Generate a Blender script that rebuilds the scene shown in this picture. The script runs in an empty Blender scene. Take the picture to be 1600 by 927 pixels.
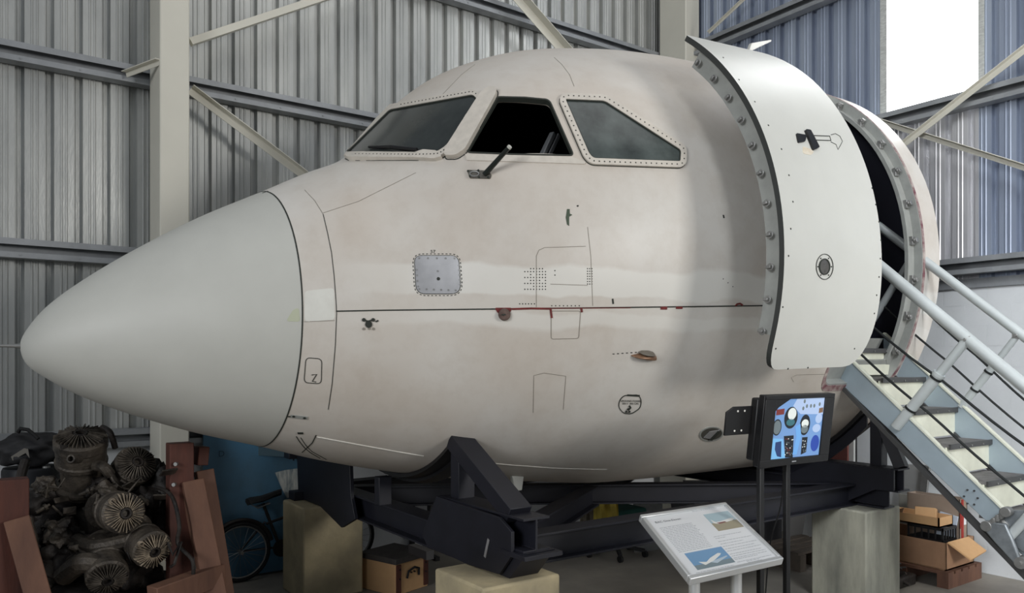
import bpy, bmesh, math, random
from math import sin, cos, pi, radians, sqrt, atan2
from mathutils import Vector, Matrix
from mathutils.bvhtree import BVHTree
random.seed(7)
scene = bpy.context.scene
COL = scene.collection

# ------------------------------------------------------------------ camera, world, lights, exposure
S, C, F, EYE = 0.5773, 0.8165, 1216.0, 2.0
cam_d = bpy.data.cameras.new('camera')
cam_d.sensor_width = 36.0
cam_d.lens = 36.0 * F / 1600.0
cam_d.shift_y = 101.5 / 1600.0
cam_d.clip_end = 200
cam = bpy.data.objects.new('camera', cam_d)
cam.location = (0, 0, EYE)
cam.rotation_euler = (pi / 2, 0, -atan2(S, C))
COL.objects.link(cam)
scene.camera = cam

world = bpy.data.worlds.new('hangar_daylight')
scene.world = world
world.use_nodes = True
bg = world.node_tree.nodes['Background']
bg.inputs[0].default_value = (0.74, 0.85, 1.0, 1)
bg.inputs[1].default_value = 0.17


def area(name, loc, target, sx, sy, power, color):
    l = bpy.data.lights.new(name, 'AREA')
    l.shape = 'RECTANGLE'
    l.size, l.size_y = sx, sy
    l.energy = power
    l.color = color
    o = bpy.data.objects.new(name, l)
    o.location = loc
    o.rotation_euler = (Vector(target) - Vector(loc)).to_track_quat('-Z', 'Y').to_euler()
    COL.objects.link(o)
    return o


area('hangar_door_daylight', (6.2, -6.5, 4.2), (3.2, 4.0, 2.3), 2.4, 2.4, 440, (1.0, 0.975, 0.935))
area('roof_skylight', (4.0, 2.6, 9.5), (4.4, 5.0, 0), 7.0, 5.0, 120, (1.0, 0.985, 0.96))
side = area('far_left_fill', (-9.0, -1.5, 5.0), (8.0, 3.0, 2.2), 5.0, 4.0, 215, (0.97, 0.985, 1.0))  # fill lamp added at far left to brighten the right wall and nose
side.data.spread = radians(90)
wash = area('right_wall_wash', (2.0, -3.5, 6.5), (7.9, 2.2, 1.6), 3.0, 2.0, 80, (0.93, 0.965, 1.0))  # wash lamp added to lift the right wall
wash.data.spread = radians(60)
scene.view_settings.view_transform = 'Standard'
scene.view_settings.look = 'None'
scene.view_settings.gamma = 1.0
scene.view_settings.use_curve_mapping = False
scene.view_settings.exposure = 0.0


# ------------------------------------------------------------------ rays through photo points (used to measure places)
def ray(px, py):
    a = (px - 800.0) / F
    return S + C * a, C - S * a, (565.0 - py) / F


def at_x(px, py, x):
    r = ray(px, py); k = x / r[0]
    return Vector((x, r[1] * k, EYE + r[2] * k))


def at_y(px, py, y):
    r = ray(px, py); k = y / r[1]
    return Vector((r[0] * k, y, EYE + r[2] * k))


def at_z(px, py, z):
    r = ray(px, py); k = (z - EYE) / r[2]
    return Vector((r[0] * k, r[1] * k, z))


def at_d(px, py, d):
    r = ray(px, py)
    return Vector((r[0] * d, r[1] * d, EYE + r[2] * d))


def cw(X, Y, Z):
    return Vector((S * Y + C * X, C * Y - S * X, Z))


# ------------------------------------------------------------------ materials
MATS = {}


def mat(name, col, rough=0.5, metal=0.0, var=0.0, vscale=3.0, col2=None, bump=0.0, bscale=40.0, emit=0.0, coat=0.0, stretch=None, spec=0.5):
    if name in MATS:
        return MATS[name]
    m = bpy.data.materials.new(name)
    m.use_nodes = True
    nt = m.node_tree
    b = nt.nodes['Principled BSDF']
    b.inputs['Roughness'].default_value = rough
    b.inputs['Metallic'].default_value = metal
    b.inputs['Specular IOR Level'].default_value = spec
    b.inputs['Coat Weight'].default_value = coat
    c4 = (*col, 1)
    b.inputs['Base Color'].default_value = c4
    geo = nt.nodes.new('ShaderNodeNewGeometry')
    vec = geo.outputs['Position']
    if stretch:
        mp = nt.nodes.new('ShaderNodeMapping')
        mp.inputs['Scale'].default_value = stretch
        nt.links.new(vec, mp.inputs['Vector'])
        vec = mp.outputs[0]
    if var or col2:
        n = nt.nodes.new('ShaderNodeTexNoise')
        n.inputs['Scale'].default_value = vscale
        n.inputs['Detail'].default_value = 6
        n.inputs['Roughness'].default_value = 0.6
        nt.links.new(vec, n.inputs['Vector'])
        r = nt.nodes.new('ShaderNodeValToRGB')
        r.color_ramp.elements[0].position = 0.32
        r.color_ramp.elements[1].position = 0.68
        if col2:
            r.color_ramp.elements[0].color = (*col2, 1)
            r.color_ramp.elements[1].color = c4
        else:
            r.color_ramp.elements[0].color = tuple(max(0, v * (1 - var)) for v in col) + (1,)
            r.color_ramp.elements[1].color = tuple(min(1, v * (1 + var)) for v in col) + (1,)
        nt.links.new(n.outputs['Fac'], r.inputs[0])
        nt.links.new(r.outputs[0], b.inputs['Base Color'])
    if bump:
        n2 = nt.nodes.new('ShaderNodeTexNoise')
        n2.inputs['Scale'].default_value = bscale
        n2.inputs['Detail'].default_value = 4
        nt.links.new(vec, n2.inputs['Vector'])
        bp = nt.nodes.new('ShaderNodeBump')
        bp.inputs['Strength'].default_value = bump
        bp.inputs['Distance'].default_value = 0.01
        nt.links.new(n2.outputs['Fac'], bp.inputs['Height'])
        nt.links.new(bp.outputs[0], b.inputs['Normal'])
    if emit:
        b.inputs['Emission Color'].default_value = c4
        b.inputs['Emission Strength'].default_value = emit
    MATS[name] = m
    return m


def srgb(r, g, b):
    return tuple(((v / 255) / 12.92 if v / 255 <= 0.04045 else ((v / 255 + 0.055) / 1.055) ** 2.4) for v in (r, g, b))


def skin_material():
    """weathered matt cream paint: warm mottling and paler rubbed bands along the waterline"""
    m = bpy.data.materials.new('weathered_cream_paint'); m.use_nodes = True
    nt = m.node_tree; b = nt.nodes['Principled BSDF']; L = nt.links
    geo = nt.nodes.new('ShaderNodeNewGeometry')
    n = nt.nodes.new('ShaderNodeTexNoise'); n.inputs['Scale'].default_value = 0.9; n.inputs['Detail'].default_value = 5
    L.new(geo.outputs['Position'], n.inputs['Vector'])
    r = nt.nodes.new('ShaderNodeValToRGB')
    r.color_ramp.elements[0].position = 0.36; r.color_ramp.elements[0].color = (*srgb(201, 192, 181), 1)
    r.color_ramp.elements[1].position = 0.62; r.color_ramp.elements[1].color = (*srgb(213, 209, 202), 1)
    L.new(n.outputs['Fac'], r.inputs[0])
    # fine scratches and patches
    n3 = nt.nodes.new('ShaderNodeTexNoise'); n3.inputs['Scale'].default_value = 7; n3.inputs['Detail'].default_value = 9; n3.inputs['Roughness'].default_value = .7
    L.new(geo.outputs['Position'], n3.inputs['Vector'])
    r3 = nt.nodes.new('ShaderNodeValToRGB')
    r3.color_ramp.elements[0].position = 0.30; r3.color_ramp.elements[0].color = (.93, .915, .90, 1)
    r3.color_ramp.elements[1].position = 0.55; r3.color_ramp.elements[1].color = (1, 1, 1, 1)
    L.new(n3.outputs['Fac'], r3.inputs[0])
    mx = nt.nodes.new('ShaderNodeMixRGB'); mx.blend_type = 'MULTIPLY'; mx.inputs[0].default_value = 1
    L.new(r.outputs[0], mx.inputs[1]); L.new(r3.outputs[0], mx.inputs[2])
    # paler rubbed bands
    sep = nt.nodes.new('ShaderNodeSeparateXYZ'); L.new(geo.outputs['Position'], sep.inputs[0])
    n2 = nt.nodes.new('ShaderNodeTexNoise'); n2.inputs['Scale'].default_value = 2.2; n2.inputs['Detail'].default_value = 6
    L.new(geo.outputs['Position'], n2.inputs['Vector'])
    ad = nt.nodes.new('ShaderNodeMath'); ad.operation = 'MULTIPLY_ADD'; ad.inputs[1].default_value = 0.16
    L.new(n2.outputs['Fac'], ad.inputs[0]); L.new(sep.outputs['Z'], ad.inputs[2])
    rb = nt.nodes.new('ShaderNodeValToRGB')
    rb.color_ramp.interpolation = 'LINEAR'
    cr = rb.color_ramp
    z0, z1 = 2.1, 2.8
    def pos(z): return (z + .08 - z0) / (z1 - z0)
    cr.elements[0].position = pos(2.19); cr.elements[0].color = (0, 0, 0, 1)
    cr.elements[1].position = pos(2.215); cr.elements[1].color = (.75, .75, .75, 1)
    for z, v in ((2.275, .75), (2.29, .25), (2.38, .2), (2.395, 1), (2.55, 1), (2.575, .0)):
        e = cr.elements.new(pos(z)); e.color = (v, v, v, 1)
    mr = nt.nodes.new('ShaderNodeMapRange'); mr.inputs[1].default_value = z0; mr.inputs[2].default_value = z1
    L.new(ad.outputs[0], mr.inputs[0]); L.new(mr.outputs[0], rb.inputs[0])
    # bands fade out towards the radome
    mrx = nt.nodes.new('ShaderNodeMapRange'); mrx.inputs[1].default_value = 1.7; mrx.inputs[2].default_value = 2.3
    L.new(sep.outputs['X'], mrx.inputs[0])
    ml = nt.nodes.new('ShaderNodeMath'); ml.operation = 'MULTIPLY'; L.new(rb.outputs[0], ml.inputs[0]); L.new(mrx.outputs[0], ml.inputs[1])
    ml2 = nt.nodes.new('ShaderNodeMath'); ml2.operation = 'MULTIPLY'; ml2.inputs[1].default_value = .8; L.new(ml.outputs[0], ml2.inputs[0])
    mb = nt.nodes.new('ShaderNodeMixRGB'); mb.inputs[2].default_value = (*srgb(224, 222, 215), 1)
    L.new(ml2.outputs[0], mb.inputs[0]); L.new(mx.outputs[0], mb.inputs[1])
    L.new(mb.outputs[0], b.inputs['Base Color'])
    b.inputs['Roughness'].default_value = 0.42
    b.inputs['Specular IOR Level'].default_value = 0.4
    n4 = nt.nodes.new('ShaderNodeTexNoise'); n4.inputs['Scale'].default_value = 2.5
    L.new(geo.outputs['Position'], n4.inputs['Vector'])
    bp = nt.nodes.new('ShaderNodeBump'); bp.inputs['Strength'].default_value = .12; bp.inputs['Distance'].default_value = .02
    L.new(n4.outputs['Fac'], bp.inputs['Height']); L.new(bp.outputs[0], b.inputs['Normal'])
    MATS['skin'] = m
    return m


SKIN = skin_material()
RADOME = mat('grey_radome_paint', srgb(192, 192, 185), .5, var=.03, vscale=4, bump=.05, bscale=3)
DOORW = mat('door_white_paint', srgb(204, 204, 197), .38, var=.025, vscale=3, bump=.05, bscale=3)
FRAMEP = mat('window_frame_paint', srgb(205, 198, 187), .5, var=.08, vscale=18)
JAMB = mat('grey_jamb_paint', srgb(150, 152, 148), .5, var=.1, vscale=9)
GLASS = mat('dusty_dark_glass', srgb(62, 66, 64), .22, var=.25, vscale=5, col2=srgb(48, 52, 51))
GLASS2 = mat('hazed_side_glass', srgb(86, 94, 92), .25, vscale=4.5, col2=srgb(52, 58, 57))
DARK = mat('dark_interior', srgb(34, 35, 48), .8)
BLACK = mat('black_plastic', srgb(18, 18, 20), .45)
GAP = mat('dark_seam_sealant', srgb(42, 46, 40), .7)  # dark tone shared by seams, rims, rivets and lettering
FAINT = mat('faint_seam_line', srgb(140, 134, 124), .7)
WHITEL = mat('pale_sealant', srgb(232, 230, 222), .6)
RED = mat('red_primer', srgb(110, 38, 36), .6, var=.3, vscale=30)
MAROON = mat('maroon_edge_paint', srgb(104, 40, 58), .5, vscale=14, col2=srgb(190, 180, 172))
ALU = mat('bare_aluminium', srgb(182, 182, 184), .45, .65, var=.1, vscale=8)
STEEL = mat('dull_steel', srgb(150, 150, 148), .45, .7, var=.15, vscale=10)
NAVY = mat('navy_black_steel_paint', srgb(25, 26, 35), .5, var=.18, vscale=6)
GALV = mat('galvanised_sheeting', srgb(202, 203, 199), .34, .42, vscale=3, col2=srgb(172, 174, 172), bump=.10, bscale=60, stretch=(1, 1, .3))
GIRTM = mat('galvanised_girt', srgb(150, 153, 156), .5, .35, var=.12, vscale=6)
COLP = mat('cream_column_paint', srgb(212, 209, 196), .5, var=.03, vscale=2)
CONC = mat('concrete_plinth', srgb(186, 172, 138), .85, vscale=3.5, col2=srgb(152, 142, 118), bump=.35, bscale=25)
CONCG = mat('grey_concrete_plinth', srgb(178, 176, 160), .85, vscale=4.5, col2=srgb(126, 126, 116), bump=.35, bscale=25, stretch=(1, 1, .3))
BLOCKM = mat('white_painted_blockwork', srgb(214, 217, 219), .7, var=.05, vscale=2, bump=.2, bscale=30)
FLOORM = mat('worn_concrete_floor', srgb(152, 146, 136), .65, vscale=1.4, col2=srgb(122, 118, 112), bump=.1)
STAIRP = mat('blue_grey_stair_paint', srgb(158, 172, 180), .42, .15, var=.06, vscale=5)
RISER = mat('cream_riser_paint', srgb(216, 217, 200), .5, var=.08, vscale=8)
TREAD = mat('worn_grey_tread', srgb(120, 117, 116), .7, vscale=14, col2=srgb(88, 86, 86))
NOSING = mat('dark_tread_nosing', srgb(78, 78, 78), .45, .4)
RAILP = mat('pale_grey_rail_paint', srgb(188, 194, 194), .35, .1, var=.05, vscale=7)
ROPE = mat('black_cord', srgb(22, 26, 26), .7)
CARD = mat('brown_cardboard', srgb(160, 124, 96), .8, var=.12, vscale=5)
CARDL = mat('light_cardboard', srgb(196, 156, 112), .8, var=.08, vscale=5)
WOODR = mat('reddish_timber', srgb(92, 50, 38), .75, vscale=6, col2=srgb(58, 33, 28), stretch=(1, 1, .2), bump=.2)
WOODT = mat('tan_timber', srgb(116, 82, 64), .75, vscale=6, col2=srgb(88, 60, 48), stretch=(1, 1, .2), bump=.2)
GRIME = mat('oily_grime_metal', srgb(50, 44, 40), .6, .3, vscale=9, col2=srgb(20, 18, 18), bump=.8, bscale=25)
CYLM = mat('corroded_cylinder_metal', srgb(98, 90, 80), .55, .4, vscale=8, col2=srgb(44, 40, 37), bump=.6, bscale=45)
FINM = mat('pale_fin_metal', srgb(116, 108, 98), .5, .4, vscale=22, col2=srgb(50, 46, 42))
FINP = mat('cream_corroded_fin', srgb(176, 160, 138), .6, .1, vscale=22, col2=srgb(64, 56, 48))
BLUEP = mat('blue_tarpaulin', srgb(84, 132, 164), .35, vscale=1.4, col2=srgb(74, 98, 112))
GREYB = mat('grey_board', srgb(120, 122, 122), .6, var=.08)
DGREY = mat('dark_grey_board', srgb(58, 58, 62), .6, var=.08)
RUBBER = mat('black_rubber', srgb(20, 20, 20), .8)
YEL = mat('yellow_cloth', srgb(176, 158, 70), .85, var=.15, vscale=12)
GRN = mat('dark_green_cloth', srgb(30, 78, 72), .85, var=.1)
PAPER = mat('white_printed_panel', srgb(222, 224, 226), .3, coat=.3)
INK = mat('grey_ink', srgb(110, 112, 116), .6)
INKL = mat('pale_grey_ink', srgb(165, 168, 172), .6)


# ------------------------------------------------------------------ mesh builder and scene tree
class MB:
    def __init__(s):
        s.v = []; s.f = []; s.m = []

    def add(s, verts, faces, mi=0):
        o = len(s.v)
        s.v += [Vector(v) for v in verts]
        s.f += [tuple(i + o for i in f) for f in faces]
        s.m += [mi] * len(faces)
        return s

    def box(s, c, size, R=None, mi=0):
        c = Vector(c); hx, hy, hz = (q / 2 for q in size)
        vs = [Vector((x, y, z)) for x in (-hx, hx) for y in (-hy, hy) for z in (-hz, hz)]
        if R is not None:
            vs = [R @ v for v in vs]
        return s.add([c + v for v in vs], [(0, 1, 3, 2), (4, 6, 7, 5), (0, 4, 5, 1), (2, 3, 7, 6), (0, 2, 6, 4), (1, 5, 7, 3)], mi)

    def bb(s, a, b, mi=0):
        a = Vector(a); b = Vector(b)
        return s.box((a + b) / 2, [abs(q) for q in (b - a)], mi=mi)

    def frame(s, p0, p1, up):
        d = (Vector(p1) - Vector(p0)).normalized()
        up = Vector(up)
        if abs(d.dot(up.normalized())) > .98:
            up = Vector((1, 0, 0)) if abs(d.x) < .9 else Vector((0, 1, 0))
        r = d.cross(up).normalized()
        u = r.cross(d).normalized()
        return d, r, u

    def sweep(s, prof, p0, p1, up=(0, 0, 1), mi=0):
        d, r, u = s.frame(p0, p1, up)
        n = len(prof); p0 = Vector(p0); p1 = Vector(p1)
        vs = [p0 + r * a + u * b for a, b in prof] + [p1 + r * a + u * b for a, b in prof]
        fs = [(i, (i + 1) % n, (i + 1) % n + n, i + n) for i in range(n)] + [tuple(range(n))[::-1], tuple(range(n, 2 * n))]
        return s.add(vs, fs, mi)

    def bar(s, p0, p1, w, h, up=(0, 0, 1), mi=0):
        return s.sweep([(-w / 2, -h / 2), (w / 2, -h / 2), (w / 2, h / 2), (-w / 2, h / 2)], p0, p1, up, mi)

    def ibeam(s, p0, p1, w, h, t=.014, up=(0, 0, 1), mi=0):
        a, b, q = w / 2, h / 2, t / 2
        return s.sweep([(-a, -b), (a, -b), (a, -b + t), (q, -b + t), (q, b - t), (a, b - t), (a, b), (-a, b), (-a, b - t), (-q, b - t), (-q, -b + t), (-a, -b + t)], p0, p1, up, mi)

    def angle(s, p0, p1, w, t=.008, up=(0, 0, 1), mi=0, flip=1):
        return s.sweep([(0, 0), (flip * w, 0), (flip * w, t), (flip * t, t), (flip * t, w), (0, w)][::flip], p0, p1, up, mi)

    def cyl(s, p0, p1, r0, r1=None, n=20, mi=0, cap=True):
        r1 = r0 if r1 is None else r1
        d, r, u = s.frame(p0, p1, (0, 0, 1)); p0 = Vector(p0); p1 = Vector(p1)
        vs = []
        for p, q in ((p0, r0), (p1, r1)):
            vs += [p + (r * cos(2 * pi * i / n) + u * sin(2 * pi * i / n)) * q for i in range(n)]
        fs = [(i, (i + 1) % n, (i + 1) % n + n, i + n) for i in range(n)]
        if cap:
            fs += [tuple(range(n))[::-1], tuple(range(n, 2 * n))]
        return s.add(vs, fs, mi)

    def lathe(s, p0, axis, prof, n=28, mi=0):
        """prof: list of (distance along axis, radius)"""
        p0 = Vector(p0); ax = Vector(axis).normalized()
        d, r, u = s.frame(p0, p0 + ax, (0, 0, 1))
        vs = []
        for a, q in prof:
            vs += [p0 + ax * a + (r * cos(2 * pi * i / n) + u * sin(2 * pi * i / n)) * max(q, 1e-4) for i in range(n)]
        fs = []
        for k in range(len(prof) - 1):
            fs += [(k * n + i, k * n + (i + 1) % n, (k + 1) * n + (i + 1) % n, (k + 1) * n + i) for i in range(n)]
        fs += [tuple(range(n))[::-1], tuple(range((len(prof) - 1) * n, len(prof) * n))]
        return s.add(vs, fs, mi)

    def tube(s, path, r, n=10, mi=0, closed=False, smooth=True):
        path = [Vector(p) for p in path]
        m = len(path); vs = []; up = Vector((0, 0, 1)); prev = None
        for i, p in enumerate(path):
            if closed:
                d = path[(i + 1) % m] - path[i - 1]
            else:
                d = path[min(i + 1, m - 1)] - path[max(i - 1, 0)]
            d.normalize()
            if prev is None:
                a = up if abs(d.z) < .9 else Vector((1, 0, 0))
                rr = d.cross(a).normalized()
            else:
                rr = (prev - d * prev.dot(d)).normalized()
            prev = rr; uu = rr.cross(d)
            q = r[i] if isinstance(r, (list, tuple)) else r
            vs += [p + (rr * cos(2 * pi * k / n) + uu * sin(2 * pi * k / n)) * q for k in range(n)]
        fs = []
        for i in range(m if closed else m - 1):
            j = (i + 1) % m
            fs += [(i * n + k, i * n + (k + 1) % n, j * n + (k + 1) % n, j * n + k) for k in range(n)]
        if not closed:
            fs += [tuple(range(n))[::-1], tuple(range((m - 1) * n, m * n))]
        return s.add(vs, fs, mi)

    def prism(s, pts, ext, mi=0):
        pts = [Vector(p) for p in pts]; e = Vector(ext); n = len(pts)
        return s.add(pts + [p + e for p in pts], [tuple(range(n))[::-1], tuple(range(n, 2 * n))] + [(i, (i + 1) % n, (i + 1) % n + n, i + n) for i in range(n)], mi)


BASE = {}


def setp(o, label=None, cat=None, group=None, kind=None):
    if label: o['label'] = label
    if cat: o['category'] = cat
    if group: o['group'] = group
    if kind: o['kind'] = kind
    return o


def thing(name, label, cat, loc, group=None):
    o = bpy.data.objects.new(name, None)
    COL.objects.link(o)
    o.location = loc
    o.empty_display_size = .1
    BASE[o] = Vector(loc)
    return setp(o, label, cat, group)


def build(name, mb, mats, parent=None, smooth=False, bevel=0, ang=35, loc=None, label=None):
    base = BASE[parent] if parent is not None else Vector(loc or (0, 0, 0))
    me = bpy.data.meshes.new(name)
    if isinstance(mb, MB):
        me.from_pydata([tuple(v - base) for v in mb.v], [], mb.f)
        mi = mb.m
    else:
        me.from_pydata([tuple(Vector(v) - base) for v in mb[0]], [], mb[1]); mi = mb[2] if len(mb) > 2 else [0] * len(mb[1])
    mats = mats if isinstance(mats, (list, tuple)) else [mats]
    for m in mats:
        me.materials.append(m)
    me.polygons.foreach_set('material_index', mi)
    bm = bmesh.new(); bm.from_mesh(me)
    bmesh.ops.recalc_face_normals(bm, faces=bm.faces)
    bm.to_mesh(me); bm.free()
    assert max((max(f) for f in (mb.f if isinstance(mb, MB) else mb[1])), default=0) < len(me.vertices), name
    if smooth or bevel:
        me.polygons.foreach_set('use_smooth', [True] * len(me.polygons))
        me.set_sharp_from_angle(angle=radians(ang))
    o = bpy.data.objects.new(name, me)
    COL.objects.link(o)
    if bevel:
        b = o.modifiers.new('edge', 'BEVEL'); b.width = bevel; b.segments = 2; b.limit_method = 'ANGLE'; b.harden_normals = False
    if parent is not None:
        o.parent = parent
        BASE[o] = base
    else:
        o.location = base
        BASE[o] = base
    if label: o['label'] = label
    return o


# ------------------------------------------------------------------ the hangar
WB, WR = 7.52, 7.91      # inner faces of the two walls


def corrugated(along, fixed, a0, a1, z0, z1, out, name, m):
    """ribbed sheeting; along 'x' (at y=fixed) or 'y' (at x=fixed); ribs step outwards by 'out'"""
    P = .211; prof = []
    k0 = math.floor(a0 / P); k1 = math.ceil(a1 / P)
    for k in range(k0, k1 + 1):
        b = k * P
        prof += [(b, 0), (b + .040, 0), (b + .046, -.007), (b + .052, -.007), (b + .058, 0),
                 (b + .078, 0), (b + .084, -.007), (b + .090, -.007), (b + .096, 0), (b + .140, 0), (b + .144, .058), (b + .158, .058), (b + .161, .050), (b + .174, .050), (b + .177, .058), (b + .207, .058)]
    prof = [(max(a0, min(a1, a)), d) for a, d in prof]
    mb = MB(); n = len(prof); vs = []
    for z in (z0, z1):
        for a, d in prof:
            vs.append((a, fixed + d * out, z) if along == 'x' else (fixed + d * out, a, z))
    fs = [(i, i + 1, i + 1 + n, i + n) for i in range(n - 1) if prof[i + 1][0] > prof[i][0]]
    mb.add(vs, fs)
    o = build(name, mb, m)
    sol = o.modifiers.new('gauge', 'SOLIDIFY'); sol.thickness = .004; sol.offset = 0
    return o


setp(corrugated('x', WB, -9, WR, 1.30, 8.2, 1, 'wall_back', GALV), kind='structure')


def struct(name, mb, m, **k):
    return setp(build(name, mb, m, **k), kind='structure')


WY0, WY1, WZ0 = 3.483, 4.38, 4.53     # translucent panel in the right wall
GALVB = mat('blue_grey_sheeting', srgb(170, 180, 196), .4, .3, vscale=3, col2=srgb(140, 150, 170), bump=.12, bscale=60, stretch=(1, 1, .12))
wr = corrugated('y', WR, -.6, WY0, 2.78, 8.2, 1, 'wall_right', GALVB)
setp(wr, kind='structure')
setp(corrugated('y', WR, WY1, WB, 2.78, 8.2, 1, 'wall_right_far', GALVB), kind='structure')
CLEAN = mat('bright_new_sheeting', srgb(205, 205, 208), .35, .4, var=.1, vscale=5, stretch=(1, 1, .2))
setp(corrugated('y', WR - .002, WY0, WY1, 2.78, WZ0, 1, 'wall_right_patch', CLEAN), kind='structure')
struct('floor', MB().bb((-14, -12, -.1), (WR + .4, WB + .5, 0)), FLOORM)
struct('wall_back_base', MB().bb((-9, WB - .06, 0), (WR + .1, WB + .14, 1.30)), BLOCKM)


def blockwall():
    mb = MB()
    mb.bb((WR - .02, -.6, 0), (WR + .16, WB, 2.74))
    # raised block faces with fine joints between them
    bw, bh = .40, .195
    for r in range(14):
        y = -.6 + (0 if r % 2 else -.2)
        while y < WB:
            y0 = max(y + .002, -.6); y1 = min(y + bw - .002, WB - .05)
            if y1 - y0 > .05:
                mb.bb((WR - .0225, y0, r * bh + .002), (WR - .01, y1, (r + 1) * bh - .002))
            y += bw
    return mb


struct('wall_right_base', blockwall(), BLOCKM)
struct('trim_1', MB().bb((WR - .05, -.6, 2.735), (WR + .05, WB, 2.79)).bb((WR - .05, -.6, 2.70), (WR - .045, WB, 2.79)), GIRTM)
struct('trim_2', MB().bb((-9, WB - .09, 1.29), (WR, WB, 1.31)), GIRTM)
WINM = mat('sunlit_translucent_panel', (.96, .98, 1.0), .5, emit=6.0)
struct('window_1', MB().bb((WR - .004, WY0, WZ0), (WR + .004, WY1, 8.2)), WINM)
mbw = MB().bb((WR - .02, WY1, WZ0), (WR + .01, WY1 + .07, 8.2)).bb((WR - .02, WY0 - .05, WZ0), (WR + .01, WY0, 8.2))
struct('trim_3', mbw, mat('pale_window_edge', srgb(190, 192, 188), .6, var=.2, vscale=20, stretch=(1, 1, 3)))


def cgirt(mb, axis, top, a0, a1, plane, depth=.12, h=.155, t=.006):
    # lipped channel open to the room
    pts = [(0, 0), (depth, 0), (depth, .045), (depth - t, .045), (depth - t, t), (t, t), (t, h - t), (depth - t, h - t), (depth - t, h - .05), (depth, h - .05), (depth, h), (0, h)]
    vs = []
    for a in (a0, a1):
        for d, z in pts:
            vs.append((a, plane - d, top - h + z) if axis == 'x' else (plane - d, a, top - h + z))
    n = len(pts)
    fs = [(i, (i + 1) % n, (i + 1) % n + n, i + n) for i in range(n)] + [tuple(range(n)), tuple(range(n, 2 * n))]
    mb.add(vs, fs)
    return mb


levels = (1.42, 2.985, 4.56, 6.13)
names = ('lowest', 'second', 'third', 'topmost')
for i, z in enumerate(levels):
    mb = cgirt(MB(), 'x', z, -9, WR, WB - .04)
    xx = -8.9
    while xx < WR - .1:
        mb.cyl((xx, WB - .165, z - .13), (xx, WB - .158, z - .13), .008, n=6); xx += .422
    o = build('wall_girt', mb, GIRTM, loc=(0, WB - .1, z))
    setp(o, f'galvanised channel girt on the left-hand ribbed wall, {names[i]} of its {len(levels)}', 'girt', 'channel girts of the left-hand wall')
for i, z in enumerate(levels[1:]):
    mb = cgirt(MB(), 'y', z, -.6, WB - .17, WR - .04)
    yy = -.5
    while yy < WB - .2:
        mb.cyl((WR - .165, yy, z - .13), (WR - .158, yy, z - .13), .008, n=6); yy += .422
    o = build('wall_girt', mb, GIRTM, loc=(WR - .1, 0, z))
    lab = ('galvanised channel girt on the right wall just above the white blockwork', 'galvanised channel girt right under the bright window panel', 'high galvanised channel girt on the right wall left of the bright panel')[i]
    setp(o, lab, 'girt', 'channel girts of the right-hand wall')


def column(x0, x1, y0, y1, label):
    t = thing('steel_column', label, 'column', ((x0 + x1) / 2, (y0 + y1) / 2, 0), 'painted steel columns')
    build('shaft', MB().bb((x0, y0, 0), (x1, y1, 8.2)), COLP, t, bevel=.012)
    build('base_plate', MB().bb((x0 - .06, y0 - .06, 0), (x1 + .06, y1 + .06, .02)), COLP, t)
    return t


column(1.336, 1.570, 6.93, 7.35, 'cream painted steel column behind the grey radome')
column(7.60, 7.86, 6.88, 7.34, 'cream painted steel column in the hangar corner above the cockpit roof')


def brace(p0, p1, w, label, kind='angle'):
    mb = MB()
    if kind == 'angle':
        mb.angle(p0, p1, w, .008, up=(0, -1, 0))
    elif kind == 'rangle':
        mb.angle(p0, p1, w, .008, up=(-1, 0, 0))
    else:
        mb.bar(p0, p1, w, w, up=(0, -1, 0))
    o = build('bracing_bar', mb, COLP, loc=tuple((Vector(p0) + Vector(p1)) / 2), bevel=.002)
    return setp(o, label, 'brace', 'diagonal wall bracing')


def ext(p0, p1, a=0, b=0):
    d = (p1 - p0).normalized()
    return p0 - d * a, p1 + d * b


p, q = at_y(297, 66, 7.14), at_y(495, 0, 7.14); p, q = ext(p, q, .0, 1.2)
brace(p, q, .062, 'pale brace climbing rightwards from the left column', 'tube')
p, q = at_y(300, 136, 7.2), at_y(480, 272, 7.2); p, q = ext(p, q, 0, .9)
brace(p, q, .075, 'pale angle brace dropping rightwards from the left column towards the nose')
p, q = at_y(815, -2, 7.2), at_y(888, 82, 7.2); p, q = ext(p, q, 1.2, .9)
brace(p, q, .11, 'pale angle brace meeting the skyline above the windshield roof')
p, q = at_y(197, 112, 7.30), at_x(250, 92, 1.34)
brace(p, q, .05, 'short pale strut tying the girt to the left face of the left column')
p, q = at_x(1107, 50, 7.70), at_x(1160, 0, 7.70); p, q = ext(p, q, .0, 1.4)
brace(p, q, .035, 'thin pale brace on the right wall just right of the corner column', 'rangle')
p, q = at_x(1385, 188, 7.69), at_x(1600, 256, 7.69); p, q = ext(p, q, .6, .8)
brace(p, q, .055, 'long pale brace on the right wall sloping down to the right below the bright panel', 'rangle')
p, q = at_x(1412, 222, 7.60), at_x(1600, 74, 7.60); p, q = ext(p, q, .6, .8)
brace(p, q, .055, 'pale brace rising rightwards across the lower corner of the bright panel', 'rangle')

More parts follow.
